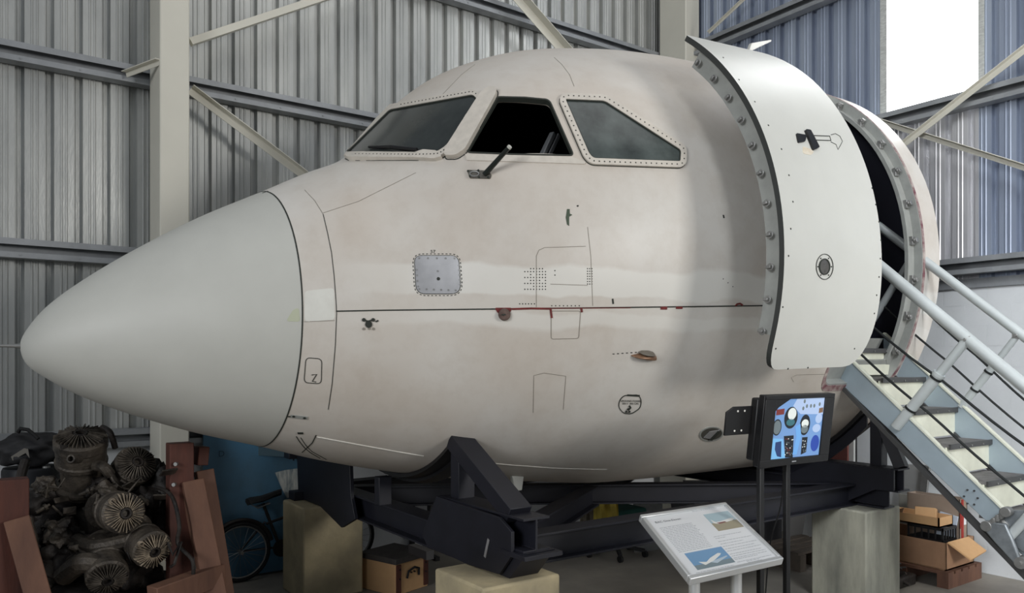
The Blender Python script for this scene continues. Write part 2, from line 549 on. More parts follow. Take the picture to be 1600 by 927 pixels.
# ------------------------------------------------------------------ aircraft nose section
YC, T0, TJ, TA = 5.05, .262, 1.555, 6.70
KT = [0, .03, .12, .3, .6, .95, 1.3, 1.6, 1.85, 2.05, 2.2, 2.35, 2.55, 2.8, 3.1, 3.5, 4.0, 4.8, 5.6, 6.4]
ZT = [2.085, 2.175, 2.301, 2.463, 2.68, 2.90, 3.087, 3.25, 3.375, 3.551, 3.729, 3.903, 4.075, 4.217, 4.341, 4.445, 4.53, 4.60, 4.645, 4.67]
KB = [0, .03, .12, .3, .6, .95, 1.3, 1.7, 2.2, 2.8, 3.4, 4.0, 4.8, 6.4]
ZB = [2.085, 1.985, 1.908, 1.798, 1.669, 1.549, 1.453, 1.336, 1.222, 1.119, 1.05, 0.99, 0.975, .968]


def pchip(xk, yk):
    n = len(xk)
    h = [xk[i + 1] - xk[i] for i in range(n - 1)]
    d = [(yk[i + 1] - yk[i]) / h[i] for i in range(n - 1)]
    m = [0] * n
    for i in range(1, n - 1):
        if d[i - 1] * d[i] > 0:
            w1 = 2 * h[i] + h[i - 1]; w2 = h[i] + 2 * h[i - 1]
            m[i] = (w1 + w2) / (w1 / d[i - 1] + w2 / d[i])
    m[0] = d[0]; m[-1] = d[-1]

    def f(x):
        i = 0
        while i < n - 2 and x > xk[i + 1]: i += 1
        s = (x - xk[i]) / h[i]
        return (1 + 2 * s) * (1 - s) ** 2 * yk[i] + s * (1 - s) ** 2 * h[i] * m[i] + s * s * (3 - 2 * s) * yk[i + 1] + s * s * (s - 1) * h[i] * m[i + 1]
    return f


fzt = pchip([sqrt(k) for k in KT], ZT)
fzb = pchip([sqrt(k) for k in KB], ZB)


def SF(t, ph, inset=0.0):
    tau = max(0.0, t - T0); u = sqrt(tau)
    zt, zb = fzt(u), fzb(u)
    rad = (zt - zb) / 2; zc = (zt + zb) / 2
    w = min(rad, 1.79)
    e = 1 - .05 * min(1, max(0, (tau - 3.5) / 2)) if sin(ph) > 0 else 1
    c, s = cos(ph), sin(ph)
    c = math.copysign(abs(c) ** e, c); s = math.copysign(abs(s) ** e, s)
    k = max(0.0, (rad - inset)) / rad if rad > 1e-6 else 0
    return Vector((t, YC - w * k * c, zc + rad * k * s))


def NF(t, ph):
    a = SF(t + .01, ph) - SF(t - .01, ph); b = SF(t, ph + .01) - SF(t, ph - .01)
    n = a.cross(b).normalized()
    c = SF(t, ph) - Vector((t, YC, SF(t, 0).z))
    return n if n.dot(c) > 0 else -n


NPH = 168


def grid(ts, inset=0.0):
    vs = []
    for t in ts:
        for j in range(NPH):
            vs.append(SF(t, 2 * pi * j / NPH, inset))
    return vs


def quads(nt, o=0):
    return [(o + i * NPH + j, o + i * NPH + (j + 1) % NPH, o + (i + 1) * NPH + (j + 1) % NPH, o + (i + 1) * NPH + j) for i in range(nt - 1) for j in range(NPH)]


nose = thing('aircraft_nose', 'big cream white airliner nose section resting on the dark steel cradle', 'aircraft', (4.0, YC, .98))

# radome
ts = [T0 + (TJ - T0) * (i / 60) ** 2 for i in range(61)]
vs = [Vector((T0, YC, 2.085))] + grid(ts[1:])
n1 = len(ts) - 1
fs = [(0, 1 + j, 1 + (j + 1) % NPH) for j in range(NPH)] + quads(n1, 1)
fs.append(tuple(1 + (n1 - 1) * NPH + j for j in range(NPH)))
radome = build('radome', (vs, fs), RADOME, nose, smooth=True, ang=60, label='smooth grey pointed nose cone')

# fuselage shell
ts = [TJ + .006 + (TA - TJ - .006) * i / 130 for i in range(131)]
o1 = grid(ts); i1 = grid(ts, .05)
nt = len(ts)
fs = quads(nt) + [tuple(reversed(f)) for f in quads(nt, nt * NPH)]
N = nt * NPH
for j in range(NPH):
    k = (j + 1) % NPH
    fs.append((j, N + j, N + k, k)); a = (nt - 1) * NPH
    fs.append((a + j, a + k, N + a + k, N + a + j))
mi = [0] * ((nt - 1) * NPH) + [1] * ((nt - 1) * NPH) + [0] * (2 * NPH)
bvh_skin = BVHTree.FromPolygons([tuple(v) for v in o1], quads(nt))
tr = [T0 + (TJ - T0) * (i / 60) ** 2 for i in range(1, 61)]
bvh_all = BVHTree.FromPolygons([tuple(v) for v in grid(tr + ts)], quads(len(tr) + nt))
EYEV = Vector((0, 0, EYE))


def hit(px, py, bvh=None):
    d = Vector(ray(px, py)).normalized()
    r = (bvh or bvh_all).ray_cast(EYEV, d)
    if r[0] is None:
        return None
    n = r[1]
    if n.dot(d) > 0: n = -n
    return r[0], n


def px_map(cx, cy, bvh=None):
    """photo point -> point on the skin (moved towards cx, cy when it falls just outside the outline)"""
    def f(x, y, off):
        a = 0
        while a < 1:
            h = hit(x + (cx - x) * a, y + (cy - y) * a, bvh)
            if h: return h[0] + h[1] * off
            a += .01
        return Vector((x, y, 0))
    return f


def sf_map(u, v, off):
    return SF(u, v) + NF(u, v) * off


def dens(poly, step):
    out = []
    for i, p in enumerate(poly):
        q = poly[(i + 1) % len(poly)]
        d = sqrt((q[0] - p[0]) ** 2 + (q[1] - p[1]) ** 2)
        n = max(1, int(math.ceil(d / step)))
        out += [(p[0] + (q[0] - p[0]) * k / n, p[1] + (q[1] - p[1]) * k / n) for k in range(n)]
    return out


def rounded(poly, r, n=5):
    out = []; m = len(poly)
    rr = r if isinstance(r, (list, tuple)) else [r] * m
    for i in range(m):
        p = Vector(poly[i]).to_2d(); a = (Vector(poly[i - 1]).to_2d() - p); b = (Vector(poly[(i + 1) % m]).to_2d() - p)
        q = min(rr[i], a.length * .48, b.length * .48)
        a = p + a.normalized() * q; b = p + b.normalized() * q
        for k in range(n + 1):
            s = k / n
            c = a * (1 - s) ** 2 + p * 2 * s * (1 - s) + b * s * s
            out.append((c.x, c.y))
    return out


def plate(poly, fn, gu, gv, o_top, o_bot, mb=None, mi=0, side=None):
    """closed plate lying on a surface; poly in parameter space"""
    bm = bmesh.new()
    vs = [bm.verts.new((p[0], p[1], 0)) for p in poly]
    bm.faces.new(vs)
    us = [p[0] for p in poly]; ws = [p[1] for p in poly]
    u = math.floor(min(us) / gu) * gu + gu
    while u < max(us):
        bmesh.ops.bisect_plane(bm, geom=bm.verts[:] + bm.edges[:] + bm.faces[:], plane_co=(u, 0, 0), plane_no=(1, 0, 0), dist=1e-6); u += gu
    w = math.floor(min(ws) / gv) * gv + gv
    while w < max(ws):
        bmesh.ops.bisect_plane(bm, geom=bm.verts[:] + bm.edges[:] + bm.faces[:], plane_co=(0, w, 0), plane_no=(0, 1, 0), dist=1e-6); w += gv
    bm.verts.index_update()
    pts = [(v.co.x, v.co.y) for v in bm.verts]
    top = [fn(a, b, o_top) for a, b in pts]; bot = [fn(a, b, o_bot) for a, b in pts]
    n = len(pts)
    fs = [tuple(v.index for v in f.verts) for f in bm.faces]
    mb = mb or MB()
    mb.add(top + bot, fs + [tuple(i + n for i in reversed(f)) for f in fs], mi)
    edges = [(e.verts[0].index, e.verts[1].index) for e in bm.edges if len(e.link_faces) == 1]
    off = len(mb.v) - 2 * n
    for a, b in edges:
        mb.f.append((a + off, b + off, b + n + off, a + n + off)); mb.m.append(mi if side is None else side)
    bm.free()
    return mb


def ringp(outer, inner, fn, o_top, o_bot, mb=None, mi=0):
    mb = mb or MB(); n = len(outer); vs = []
    for lst in (outer, inner):
        for off in (o_top, o_bot):
            vs += [fn(a, b, off) for a, b in lst]
    fs = []
    for i in range(n):
        j = (i + 1) % n
        fs += [(i, j, 2 * n + j, 2 * n + i), (i, n + i, n + j, j), (2 * n + i, 2 * n + j, 3 * n + j, 3 * n + i), (n + i, 3 * n + i, 3 * n + j, n + j)]
    return mb.add(vs, fs, mi)


def offset_poly(poly, d):
    """offset a closed 2D polygon by d (positive = outwards)"""
    m = len(poly); area_ = sum(poly[i][0] * poly[(i + 1) % m][1] - poly[(i + 1) % m][0] * poly[i][1] for i in range(m))
    sg = 1 if area_ > 0 else -1
    out = []
    for i in range(m):
        a = Vector(poly[i - 1]).to_2d(); p = Vector(poly[i]).to_2d(); b = Vector(poly[(i + 1) % m]).to_2d()
        e1 = (p - a).normalized(); e2 = (b - p).normalized()
        n1 = Vector((e1.y, -e1.x)) * sg; n2 = Vector((e2.y, -e2.x)) * sg
        n = (n1 + n2)
        if n.length < 1e-6: n = n1
        n.normalize()
        k = d / max(.35, n.dot(n1))
        q = p + n * k
        out.append((q.x, q.y))
    return out


def line(mb, pts, w, fn, off=.003, mi=0, closed=False, step=8):
    """thin strip of width w (metres) following parameter-space points"""
    P = []
    seg = list(zip(pts, pts[1:] + ([pts[0]] if closed else [])))
    if not closed: seg = seg[:len(pts) - 1]
    for p, q in seg:
        d = sqrt((q[0] - p[0]) ** 2 + (q[1] - p[1]) ** 2); n = max(1, int(d / step))
        P += [(p[0] + (q[0] - p[0]) * k / n, p[1] + (q[1] - p[1]) * k / n) for k in range(n)]
    if not closed: P.append(pts[-1])
    A = [fn(a, b, off) for a, b in P]; B = [fn(a, b, -.004) for a, b in P]
    n = len(A); vs = []; fs = []
    for i in range(n):
        d = (A[(i + 1) % n] - A[i - 1]) if closed else (A[min(i + 1, n - 1)] - A[max(i - 1, 0)])
        nn = (A[i] - B[i]).normalized()
        s_ = d.cross(nn)
        s_ = s_.normalized() * w / 2 if s_.length > 1e-9 else Vector((0, 0, 0))
        vs += [A[i] - s_, A[i] + s_, B[i] + s_, B[i] - s_]
    for i in range(n if closed else n - 1):
        j = (i + 1) % n
        for k in range(4):
            fs.append((i * 4 + k, i * 4 + (k + 1) % 4, j * 4 + (k + 1) % 4, j * 4 + k))
    if not closed:
        fs += [(3, 2, 1, 0), tuple((n - 1) * 4 + k for k in range(4))]
    return mb.add(vs, fs, mi)


def dots(mb, pts, r, fn, mi=0, h=.003, n=8):
    for (x, y) in pts:
        c = fn(x, y, h); b = fn(x, y, -.003)
        nn = (c - b).normalized()
        mb.cyl(c - nn * .006, c, r, n=n, mi=mi)
    return mb


def along(pts, k, closed=False):
    """k evenly spaced points along a polyline"""
    P = pts + ([pts[0]] if closed else [])
    L = [sqrt((P[i + 1][0] - P[i][0]) ** 2 + (P[i + 1][1] - P[i][1]) ** 2) for i in range(len(P) - 1)]
    T = sum(L); out = []
    for q in range(k):
        s = T * q / (k if closed else max(1, k - 1)); i = 0
        while i < len(L) - 1 and s > L[i]: s -= L[i]; i += 1
        a = min(1, s / L[i]) if L[i] else 0
        out.append((P[i][0] + (P[i + 1][0] - P[i][0]) * a, P[i][1] + (P[i + 1][1] - P[i][1]) * a))
    return out


# openings cut through the shell
W2 = rounded([(777, 152), (820, 153), (858, 156.5), (896, 243), (800, 241), (727, 238)], [5, 1, 7, 6, 1, 9])
D_T0, D_T1, D_P0, D_P1 = 5.42, 6.43, radians(-33), radians(60)
OPEN = rounded([(D_T0, D_P0), (D_T1, D_P0), (D_T1, D_P1), (D_T0, D_P1)], .13, 6)


def cutter(name, rings):
    vs = [v for r in rings for v in r]; n = len(rings[0])
    fs = [(k * n + i, k * n + (i + 1) % n, (k + 1) * n + (i + 1) % n, (k + 1) * n + i) for k in range(len(rings) - 1) for i in range(n)]
    fs += [tuple(range(n))[::-1], tuple(range((len(rings) - 1) * n, len(rings) * n))]
    me = bpy.data.meshes.new(name); me.from_pydata([tuple(v) for v in vs], [], fs)
    bm = bmesh.new(); bm.from_mesh(me); bmesh.ops.recalc_face_normals(bm, faces=bm.faces)
    bmesh.ops.triangulate(bm, faces=[f for f in bm.faces if len(f.verts) > 4]); bm.to_mesh(me); bm.free()
    o = bpy.data.objects.new(name, me); COL.objects.link(o)
    return o


def cut(o, cutters):
    mods = []
    for c in cutters:
        m = o.modifiers.new('cut', 'BOOLEAN'); m.operation = 'DIFFERENCE'; m.solver = 'EXACT'; m.object = c; mods.append(m)
    dg = bpy.context.evaluated_depsgraph_get(); dg.update()
    me = bpy.data.meshes.new_from_object(o.evaluated_get(dg))
    o.modifiers.clear(); o.data = me
    for c in cutters:
        bpy.data.objects.remove(c, do_unlink=True)


fW = px_map(815, 198, bvh_skin)
w2pts = [fW(a, b, 0) for a, b in W2]
wn = (fW(815, 198, 1) - fW(815, 198, 0)).normalized()
cutW = cutter('cut_w', [[p - wn * .30 for p in w2pts], [p + wn * .25 for p in w2pts]])
OD = dens(OPEN, .08)
cutD = cutter('cut_d', [[SF(a, b, .35) for a, b in OD], [SF(a, b, -.25) for a, b in OD]])
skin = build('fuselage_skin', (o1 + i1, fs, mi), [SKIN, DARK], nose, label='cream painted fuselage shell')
cut(skin, [cutW, cutD])
skin.data.polygons.foreach_set('use_smooth', [True] * len(skin.data.polygons))
skin.data.set_sharp_from_angle(angle=radians(32))

# interior: added light blockers, cabin floor, jamb band around the doorway
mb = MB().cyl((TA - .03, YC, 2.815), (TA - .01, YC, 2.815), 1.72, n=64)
build('aft_light_blocker', mb, DARK, nose)  # disc added to close the aft end against stray light
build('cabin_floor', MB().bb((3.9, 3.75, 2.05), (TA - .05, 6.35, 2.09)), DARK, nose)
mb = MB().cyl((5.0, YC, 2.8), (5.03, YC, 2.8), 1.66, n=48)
build('mid_light_blocker', mb, DARK, nose)  # second disc added inside the shell to keep the interior dark
jf = build('door_frame', ringp(dens(OPEN, .06), offset_poly(dens(OPEN, .06), -.012), lambda u, v, o: SF(u, v, -o), -.001, -.10), JAMB, nose, smooth=True)
# wide inner landing of the jamb, facing outwards
# inner sill panel seen under the doorway
p = [SF(t, a, .19) for a in (radians(-33), radians(-22)) for t in (5.5, 6.36)]
build('sill_panel', MB().add([p[0], p[1], p[3], p[2]] + [q + Vector((0, .02, 0)) for q in (p[0], p[1], p[3], p[2])],
      [(0, 1, 2, 3), (4, 5, 6, 7), (0, 1, 5, 4), (1, 2, 6, 5), (2, 3, 7, 6), (3, 0, 4, 7)]), JAMB, jf)
mb = ringp(offset_poly(dens(OPEN, .06), -.012), offset_poly(dens(OPEN, .06), -.105), lambda u, v, o: SF(u, v, -o), -.07, -.10)
land = build('jamb_landing', mb, JAMB, jf, smooth=True)
for k in range(9):
    ph = radians(53 - k * 9.6)
    c = SF(D_T1 - .055, ph, .07); n = NF(D_T1, ph); tz = Vector((0, 0, 1))
    mb = MB().box(c + n * .012, (.05, .03, .07)).cyl(c + n * .02, c + n * .055, .022, n=10).bar(c + n * .035 - Vector((.03, 0, 0)), c + n * .035 + Vector((.03, 0, .01)), .016, .02)
    build('door_roller', mb, STEEL, jf, bevel=.003)
mb = MB(); rim = offset_poly(OPEN, .012)
ringp(offset_poly(dens(OPEN, .05), .026), offset_poly(dens(OPEN, .05), -.004), sf_map, .004, -.03, mb)
build('edge_trim', mb, MAROON, jf, smooth=True)

# ---- windows
fA = px_map(640, 205)
G1 = rounded([(544.4, 242.5), (612, 176), (740, 153.4), (747, 160), (700, 232), (686, 241), (651, 242.5)], [3, 5, 4, 4, 8, 4, 1])
O1 = offset_poly(G1, 8)


def gasket(mb, poly, w, fn, off, mi):
    q = dens(poly, 6)
    return ringp(offset_poly(q, w), q, fn, off, -.01, mb, mi)


def window(name, poly, glass, fn, fw, nriv, lab, rg=8, go=.006):
    mb = plate(poly, fn, rg, rg, go, -.03)
    g = build('window_pane', mb, glass, nose, smooth=True, ang=60, label=lab)
    mb = MB(); q = dens(poly, 6)
    ringp(offset_poly(q, fw), offset_poly(q, .3), fn, go + .011, -.01, mb, 0)
    ringp(offset_poly(q, .6), offset_poly(q, -1.0), fn, go + .007, -.01, mb, 1)
    ringp(offset_poly(q, fw + .9), offset_poly(q, fw - .1), fn, .004, -.01, mb, 1)
    rp = [q_ for q_ in along(offset_poly(poly, fw * .55), nriv, True) if (lambda h: h and -h[1].dot(Vector(ray(*q_)).normalized()) > .22)(hit(*q_))]
    dots(mb, rp, .0042, fn, 2, go + .0135)
    fr = build('window_frame', mb, [FRAMEP, GAP, GAP], nose, smooth=True, ang=30)
    return g, fr


window('w1', G1, GLASS, fA, 8, 90, 'large dark dusty windshield pane', 4, .018)
f3 = px_map(950, 215)
G3 = rounded([(883, 158), (943.7, 160.5), (1062, 236.6), (1061, 253.7), (925.6, 249), (919, 241)], [3, 6, 4, 3, 5, 3])
window('w3', G3, GLASS2, f3, 9.5, 60, 'hazed triangular rear cockpit window')
mb = MB(); q = dens(W2, 5)
ringp(offset_poly(q, 1.2), offset_poly(q, -.8), fW, .004, -.03, mb, 0)
build('window_frame', mb, [GAP], nose, smooth=True, label='dark rim of the empty window opening')
# inner sliding rail seen in the opening
a = fW(869, 186, -.12); b = fW(840, 246, -.12)
build('window_rail', MB().bar(a, b, .035, .03).bar(a + Vector((.05, 0, 0)), b + Vector((.05, 0, 0)), .012, .03), mat('dark_grey_rail', srgb(96, 98, 100), .4, .3), nose, bevel=.004)
# windshield pillar
pil = rounded([(753, 150), (766, 141.5), (777, 143), (776, 153), (729, 238), (714, 248), (696, 248), (699, 236)], [6, 5, 4, 5, 6, 6, 5, 5])
mb = plate(pil, px_map(735, 195), 6, 6, .035, -.01)
build('windshield_pillar', mb, FRAMEP, nose, smooth=True, ang=50, bevel=.012)
mb = MB(); line(mb, dens(offset_poly(pil, 1.5), 5), .006, px_map(735, 195), .003, closed=True)
build('pillar_sealant', mb, GAP, nose)
# sill band under the windows
mb = plate([(727, 241.5), (800, 243.5), (892, 245.5), (915, 254), (913, 257), (730, 251)], px_map(820, 249), 15, 15, .006, -.01)
build('sill_strip', mb, FRAMEP, nose, smooth=True)
# wiper
fX = px_map(640, 220)
mb = MB(); mb.tube([fX(580, 236, .03), fX(615, 238, .04), fX(655, 240.5, .035)], [.008, .014, .012], n=8)
mb.bar(fX(585, 237.5, .016), fX(652, 242, .016), .012, .02)
wp = build('wiper', mb, BLACK, nose)
mb = plate(rounded([(540, 247), (649, 243.5), (664, 238.5), (684, 240), (693, 249), (680, 252.5), (650, 251), (545, 251.5)], 2), px_map(640, 235), 12, 12, .03, -.01)
build('wiper_fairing', mb, FRAMEP, nose, smooth=True, ang=50, bevel=.006)

# ---- seams on the skin
fS = px_map(850, 450)
mb = MB()
line(mb, [(525, 486.5), (600, 485), (776, 483), (840, 482), (900, 481.5), (1000, 480.2), (1100, 479), (1205, 477.5)], .0075, fS, .0025, 0)
line(mb, [(505, 335), (512, 365), (518, 395), (522, 430), (525, 470), (526, 490), (524, 540), (519, 600), (513, 640)], .004, fS, .002, 0)
build('panel_seam', mb, [GAP], skin)
mb = MB(); ph = [2 * pi * k / 120 for k in range(120)]
line(mb, [(TJ + .003, p_) for p_ in ph], .008, sf_map, .002, 0, closed=True, step=9)
build('radome_joint', mb, [GAP], nose)
for pts in ([(476, 297), (492, 314), (505, 335)], [(683, 157), (700, 139), (722, 116), (742, 101)], [(866, 90), (878, 101), (890, 117), (897, 135)],
            [(838, 480), (838, 400), (842, 391), (851, 387), (915, 385)], [(918, 355), (923, 400), (926, 478)], [(505, 333), (560, 315), (650, 270)],
            [(833, 645), (834, 587), (850, 583), (884, 588), (880, 640)], [(1240, 597), (1236, 590), (1245, 586), (1290, 585)], [(475, 503), (523, 501)],
            [(860, 444), (918, 446)]):
    build('faint_seam', line(MB(), pts, .0032, fS, .0015, 0), [FAINT], skin)
mb = MB()
line(mb, [(495, 683), (560, 695), (620, 706), (662, 713)], .008, fS, .003); line(mb, [(745, 722), (800, 727), (870, 732), (948, 734)], .008, fS, .003)
build('sealant_line', mb, [WHITEL], skin)
# small access panels
def outline_panel(name, poly, r, w, m, fn, par, lab=None):
    mb = MB(); line(mb, rounded(poly, r, 4), w, fn, .0025, closed=True, step=6)
    return build(name, mb, m, par, label=lab)


outline_panel('access_panel', [(861, 486), (907, 486), (904, 529), (861, 530)], 4, .003, FAINT, fS, skin)
outline_panel('access_panel', [(478, 559), (503, 561), (502, 600), (475, 598)], 7, .004, GAP, px_map(489, 578), skin)
mb = MB(); f5 = px_map(489, 590); line(mb, [(487, 586), (495, 585), (488, 596), (494, 597)], .005, f5, .003); build('panel_latch', mb, GAP, skin)
# bare metal hatch
HP = rounded([(647.5, 400), (716, 400), (720, 459), (651, 459)], [12, 12, 16, 14], 7)
fH = px_map(684, 430)
mb = plate(HP, fH, 10, 10, .004, -.01)
hatch = build('hatch_panel', mb, ALU, nose, smooth=True, label='bare aluminium rounded hatch panel')
mb = MB(); q = dens(HP, 4); ringp(offset_poly(q, .9), offset_poly(q, -.6), fH, .003, -.01, mb, 0)
build('hatch_gap', mb, GAP, hatch)
mb = MB(); dash = along(offset_poly(HP, 3), 84, True)
for k in range(0, 84, 2): line(mb, [dash[k], dash[(k + 1) % 84]], .004, fH, .002)
build('hatch_marking', mb, GAP, hatch)
pts = along([(655, 452), (712, 454)], 6) + along([(717, 415), (719, 445)], 5) + along([(651, 422), (653, 448)], 4) + along([(655, 404), (710, 404)], 5) + [(684, 424)]
for q_ in pts: build('hatch_screw', dots(MB(), [q_], .006, fH, 0, .006), STEEL, hatch)
build('hatch_screw', dots(MB(), [(685, 436)], .010, fH, 0, .006), GAP, hatch)


def text_on(txt, px, py, h, fn, m, par, rot=0, off=.004, name='lettering', sx=1.0, bold=0.0, step=None):
    cu = bpy.data.curves.new(name, 'FONT'); cu.body = txt; cu.size = 1.0; cu.align_x = 'CENTER'; cu.align_y = 'CENTER'; cu.resolution_u = 2; cu.offset = bold
    o = bpy.data.objects.new(name, cu); COL.objects.link(o)
    dg = bpy.context.evaluated_depsgraph_get(); dg.update()
    me = bpy.data.meshes.new_from_object(o.evaluated_get(dg))
    bpy.data.objects.remove(o, do_unlink=True)
    k = h / .72; vs = []; base = BASE[par]
    for v in me.vertices:
        x, y = v.co.x * k * sx, v.co.y * k
        x, y = x * cos(rot) - y * sin(rot), x * sin(rot) + y * cos(rot)
        vs.append(fn(px + x, py - y, off) - base)
    for v, c in zip(me.vertices, vs): v.co = c
    me.materials.clear(); me.materials.append(m)
    o = bpy.data.objects.new(name, me); COL.objects.link(o); o.parent = par; BASE[o] = base
    return o


text_on('57', 676.5, 393.5, 4.6, fH, GAP, skin, sx=1.25)
# ground power cover
fG = px_map(984, 632)
GP = rounded([(975, 618), (998, 617), (1002, 626), (1000, 638), (986, 647), (974, 646), (966, 636), (968, 625)], 5, 4)
mb = MB(); q = dens(GP, 3); ringp(offset_poly(q, .6), offset_poly(q, -.5), fG, .003, -.01, mb)
line(mb, [(980, 617.5), (999, 618.5)], .012, fG, .004)
gpo = build('ground_power_cover', mb, GAP, skin)
text_on('GROUND POWER', 985.5, 626.6, 2.9, fG, GAP, skin, rot=radians(-1), sx=1.02, bold=.012)
text_on('200 V  400 CPS', 984.5, 630.6, 2.9, fG, GAP, skin, rot=radians(-1), sx=1.0, bold=.012)
mb = MB(); dots(mb, [(981, 639), (978, 643), (983, 643)], .008, fG, 0, .008); line(mb, [(983, 634), (985, 637), (981, 641)], .012, fG, .006)
build('cover_latch', mb, GAP, skin)
# oval intake with a valve
fO = px_map(1111, 678)
ov = [(1111 + 16.5 * cos(a) * 1.0 - 3 * sin(a), 678 - 9.5 * sin(a) - 3.2 * cos(a)) for a in [2 * pi * k / 28 for k in range(28)]]
mb = plate(ov, fO, 8, 8, .003, -.02)
oi = build('oval_vent', mb, mat('vent_recess', srgb(70, 68, 62), .7), nose, smooth=True, label='dark oval vent')
mb = MB(); ringp(offset_poly(ov, 1.6), offset_poly(ov, -.2), fO, .006, -.01, mb); build('vent_rim', mb, JAMB, oi)
mb = plate([(1099, 683), (1108, 674), (1124, 671), (1118, 677), (1110, 685)], fO, 6, 6, .009, .0); build('vent_flap', mb, ALU, oi)
mb = plate([(1107, 686), (1121, 672), (1124, 674), (1111, 687)], fO, 6, 6, .014, .0); build('vent_bar', mb, GAP, oi)
# sensor plate left
f6 = px_map(576, 506)
mb = MB(); dots(mb, [(576, 507)], .020, f6, 0, .006, 14); dots(mb, [(568.5, 500), (583, 500)], .011, f6, 0, .006); line(mb, [(568, 500), (575, 502), (583, 500)], .008, f6, .005)
line(mb, [(587, 503), (591, 501)], .008, f6, .005)
build('sensor_port', mb, GAP, skin)
build('sensor_screw', dots(MB(), [(568.5, 514), (583.5, 514), (577, 513.5)], .008, f6, 0, .004), FAINT, skin)
# red stained boss on the seam
f7 = px_map(787, 492)
RS = rounded([(773, 481), (800, 481), (798, 487), (794, 493), (781, 493), (776, 487)], 3)
build('red_stain', plate(RS, f7, 5, 5, .0035, -.01), RED, skin, smooth=True)
cc = f7(788, 491.5, 0); nn = (f7(788, 491.5, 1) - cc).normalized()
bo = build('static_port_boss', MB().lathe(cc, nn, [(-.01, .036), (.012, .036), (.022, .030), (.024, .012)], 20), mat('rust_brown_boss', srgb(112, 92, 84), .6, vscale=30, col2=srgb(80, 62, 56)), nose, smooth=True)
build('boss_slot', MB().bar(cc + nn * .024 - Vector((.018, 0, 0)), cc + nn * .024 + Vector((.018, 0, .004)), .008, .008), GAP, bo)
for pts, w in (([(800, 483), (830, 482), (860, 482.5)], .011), ([(860, 482), (861, 490), (862, 497)], .012), ([(908, 482), (909, 488)], .012), ([(1032, 481.5), (1042, 481.5)], .018),
               ([(1056, 481), (1066, 481)], .014), ([(1149, 478.5), (1151, 475.5), (1156, 474.5), (1160, 477)], .012), ([(861, 482), (985, 481)], .004)):
    build('red_stain', line(MB(), pts, w, fS, .0038), RED, skin)
# rivet fields
pts = [(820 + i * 4.6, 420 + j * 4.6) for i in range(8) for j in range(8) if (i + 2 * j) % 7 and 1 < i or j % 2] + [(918 + i * 3.4, 420 + j * 4) for i in range(3) for j in range(7)]
pts += along([(812, 475), (835, 475)], 6) + along([(862, 478), (905, 478)], 8) + [(867, 423), (867, 430)] + along([(1130, 436), (1145, 448)], 3)
build('rivet_field', dots(MB(), pts, .004, fS, 0, .001, 6), GAP, skin)
# scraped green patch, scratches and small marks
mb = MB(); f8 = px_map(888, 340)
mb = plate([(886, 327), (890, 327), (890, 334), (894, 336), (889, 339), (889, 353), (886, 351), (884, 340), (885, 334)], f8, 6, 6, .003, -.01)
build('paint_chip', mb, mat('green_primer', srgb(72, 84, 68), .7), skin)
for pts, w in (([(957, 467), (958, 475)], .010), ([(1130, 336), (1131, 341)], .010), ([(902, 321), (903, 323)], .010), ([(450, 651), (470, 651)], .008),
               ([(463, 682), (468, 690), (476, 700), (486, 708), (500, 716)], .005), ([(470, 684), (478, 696), (488, 706), (510, 718)], .004),
               ([(494, 680), (488, 692), (472, 707)], .006), ([(465, 677), (474, 677)], .018), ([(410, 302), (419, 299)], .006)):
    build('scratch_mark', line(MB(), pts, w, fS, .003), GAP, skin)
for k in range(6): build('dash_mark', line(MB(), [(957 + k * 7, 553.3 - k * .5), (960 + k * 7, 553.2 - k * .5)], .005, fS, .002), GAP, skin)
f9 = px_map(466, 651)
mb = plate([(455, 648), (481, 651), (480, 655), (454, 652)], f9, 6, 6, .005, -.01); build('radome_catch', mb, JAMB, skin)
build('radome_catch_hole', dots(MB(), [(476, 652.5), (459, 650)], .008, f9, 0, .008), GAP, skin)
PALE = mat('pale_filler_patch', srgb(224, 224, 216), .6, vscale=8, col2=srgb(212, 210, 202))
mb = plate(rounded([(476, 455), (522, 450), (523, 500), (476, 503)], 6), px_map(499, 478), 8, 8, .0015, -.01); build('filler_patch', mb, PALE, skin, smooth=True)
mb = plate(rounded([(458, 484), (467, 481), (469, 503), (447, 502)], 5), px_map(460, 494), 8, 8, .0015, -.01); build('filler_patch', mb, mat('greenish_filler', srgb(186, 190, 166), .6), radome, smooth=True)
# bronze scoop
fB = px_map(1005, 555)
def blob(poly, fn, h, mats, name, par, gu=3):
    cx = sum(p[0] for p in poly) / len(poly); cy = sum(p[1] for p in poly) / len(poly)
    mb = MB(); rings = []
    for k in range(7):
        s = 1 - k / 7; hh = h * sqrt(1 - s ** 2 * .999)
        rings.append([fn(cx + (x - cx) * s, cy + (y - cy) * s, hh) for x, y in poly])
    n = len(poly); vs = [v for r in rings for v in r] + [fn(cx, cy, h)]
    fs = [(k * n + i, k * n + (i + 1) % n, (k + 1) * n + (i + 1) % n, (k + 1) * n + i) for k in range(6) for i in range(n)] + [(6 * n + i, 6 * n + (i + 1) % n, 7 * n) for i in range(n)]
    mb.add(vs, fs)
    return build(name, mb, mats, par, smooth=True, ang=70)


BRZ = mat('bronze_scoop_metal', srgb(146, 112, 84), .4, .3, vscale=20, col2=srgb(112, 84, 66))
sc = blob(rounded([(985, 555), (1000, 552), (1018, 551), (1026, 557), (1025, 562), (1005, 561), (987, 557)], 3), fB, .05, BRZ, 'bronze_scoop', nose)
blob(rounded([(996, 550), (1002, 547.5), (1013, 547.5), (1021, 550), (1022, 554), (1002, 554)], 2), fB, .06, mat('scoop_top', srgb(104, 98, 88), .5), 'scoop_cap', sc)
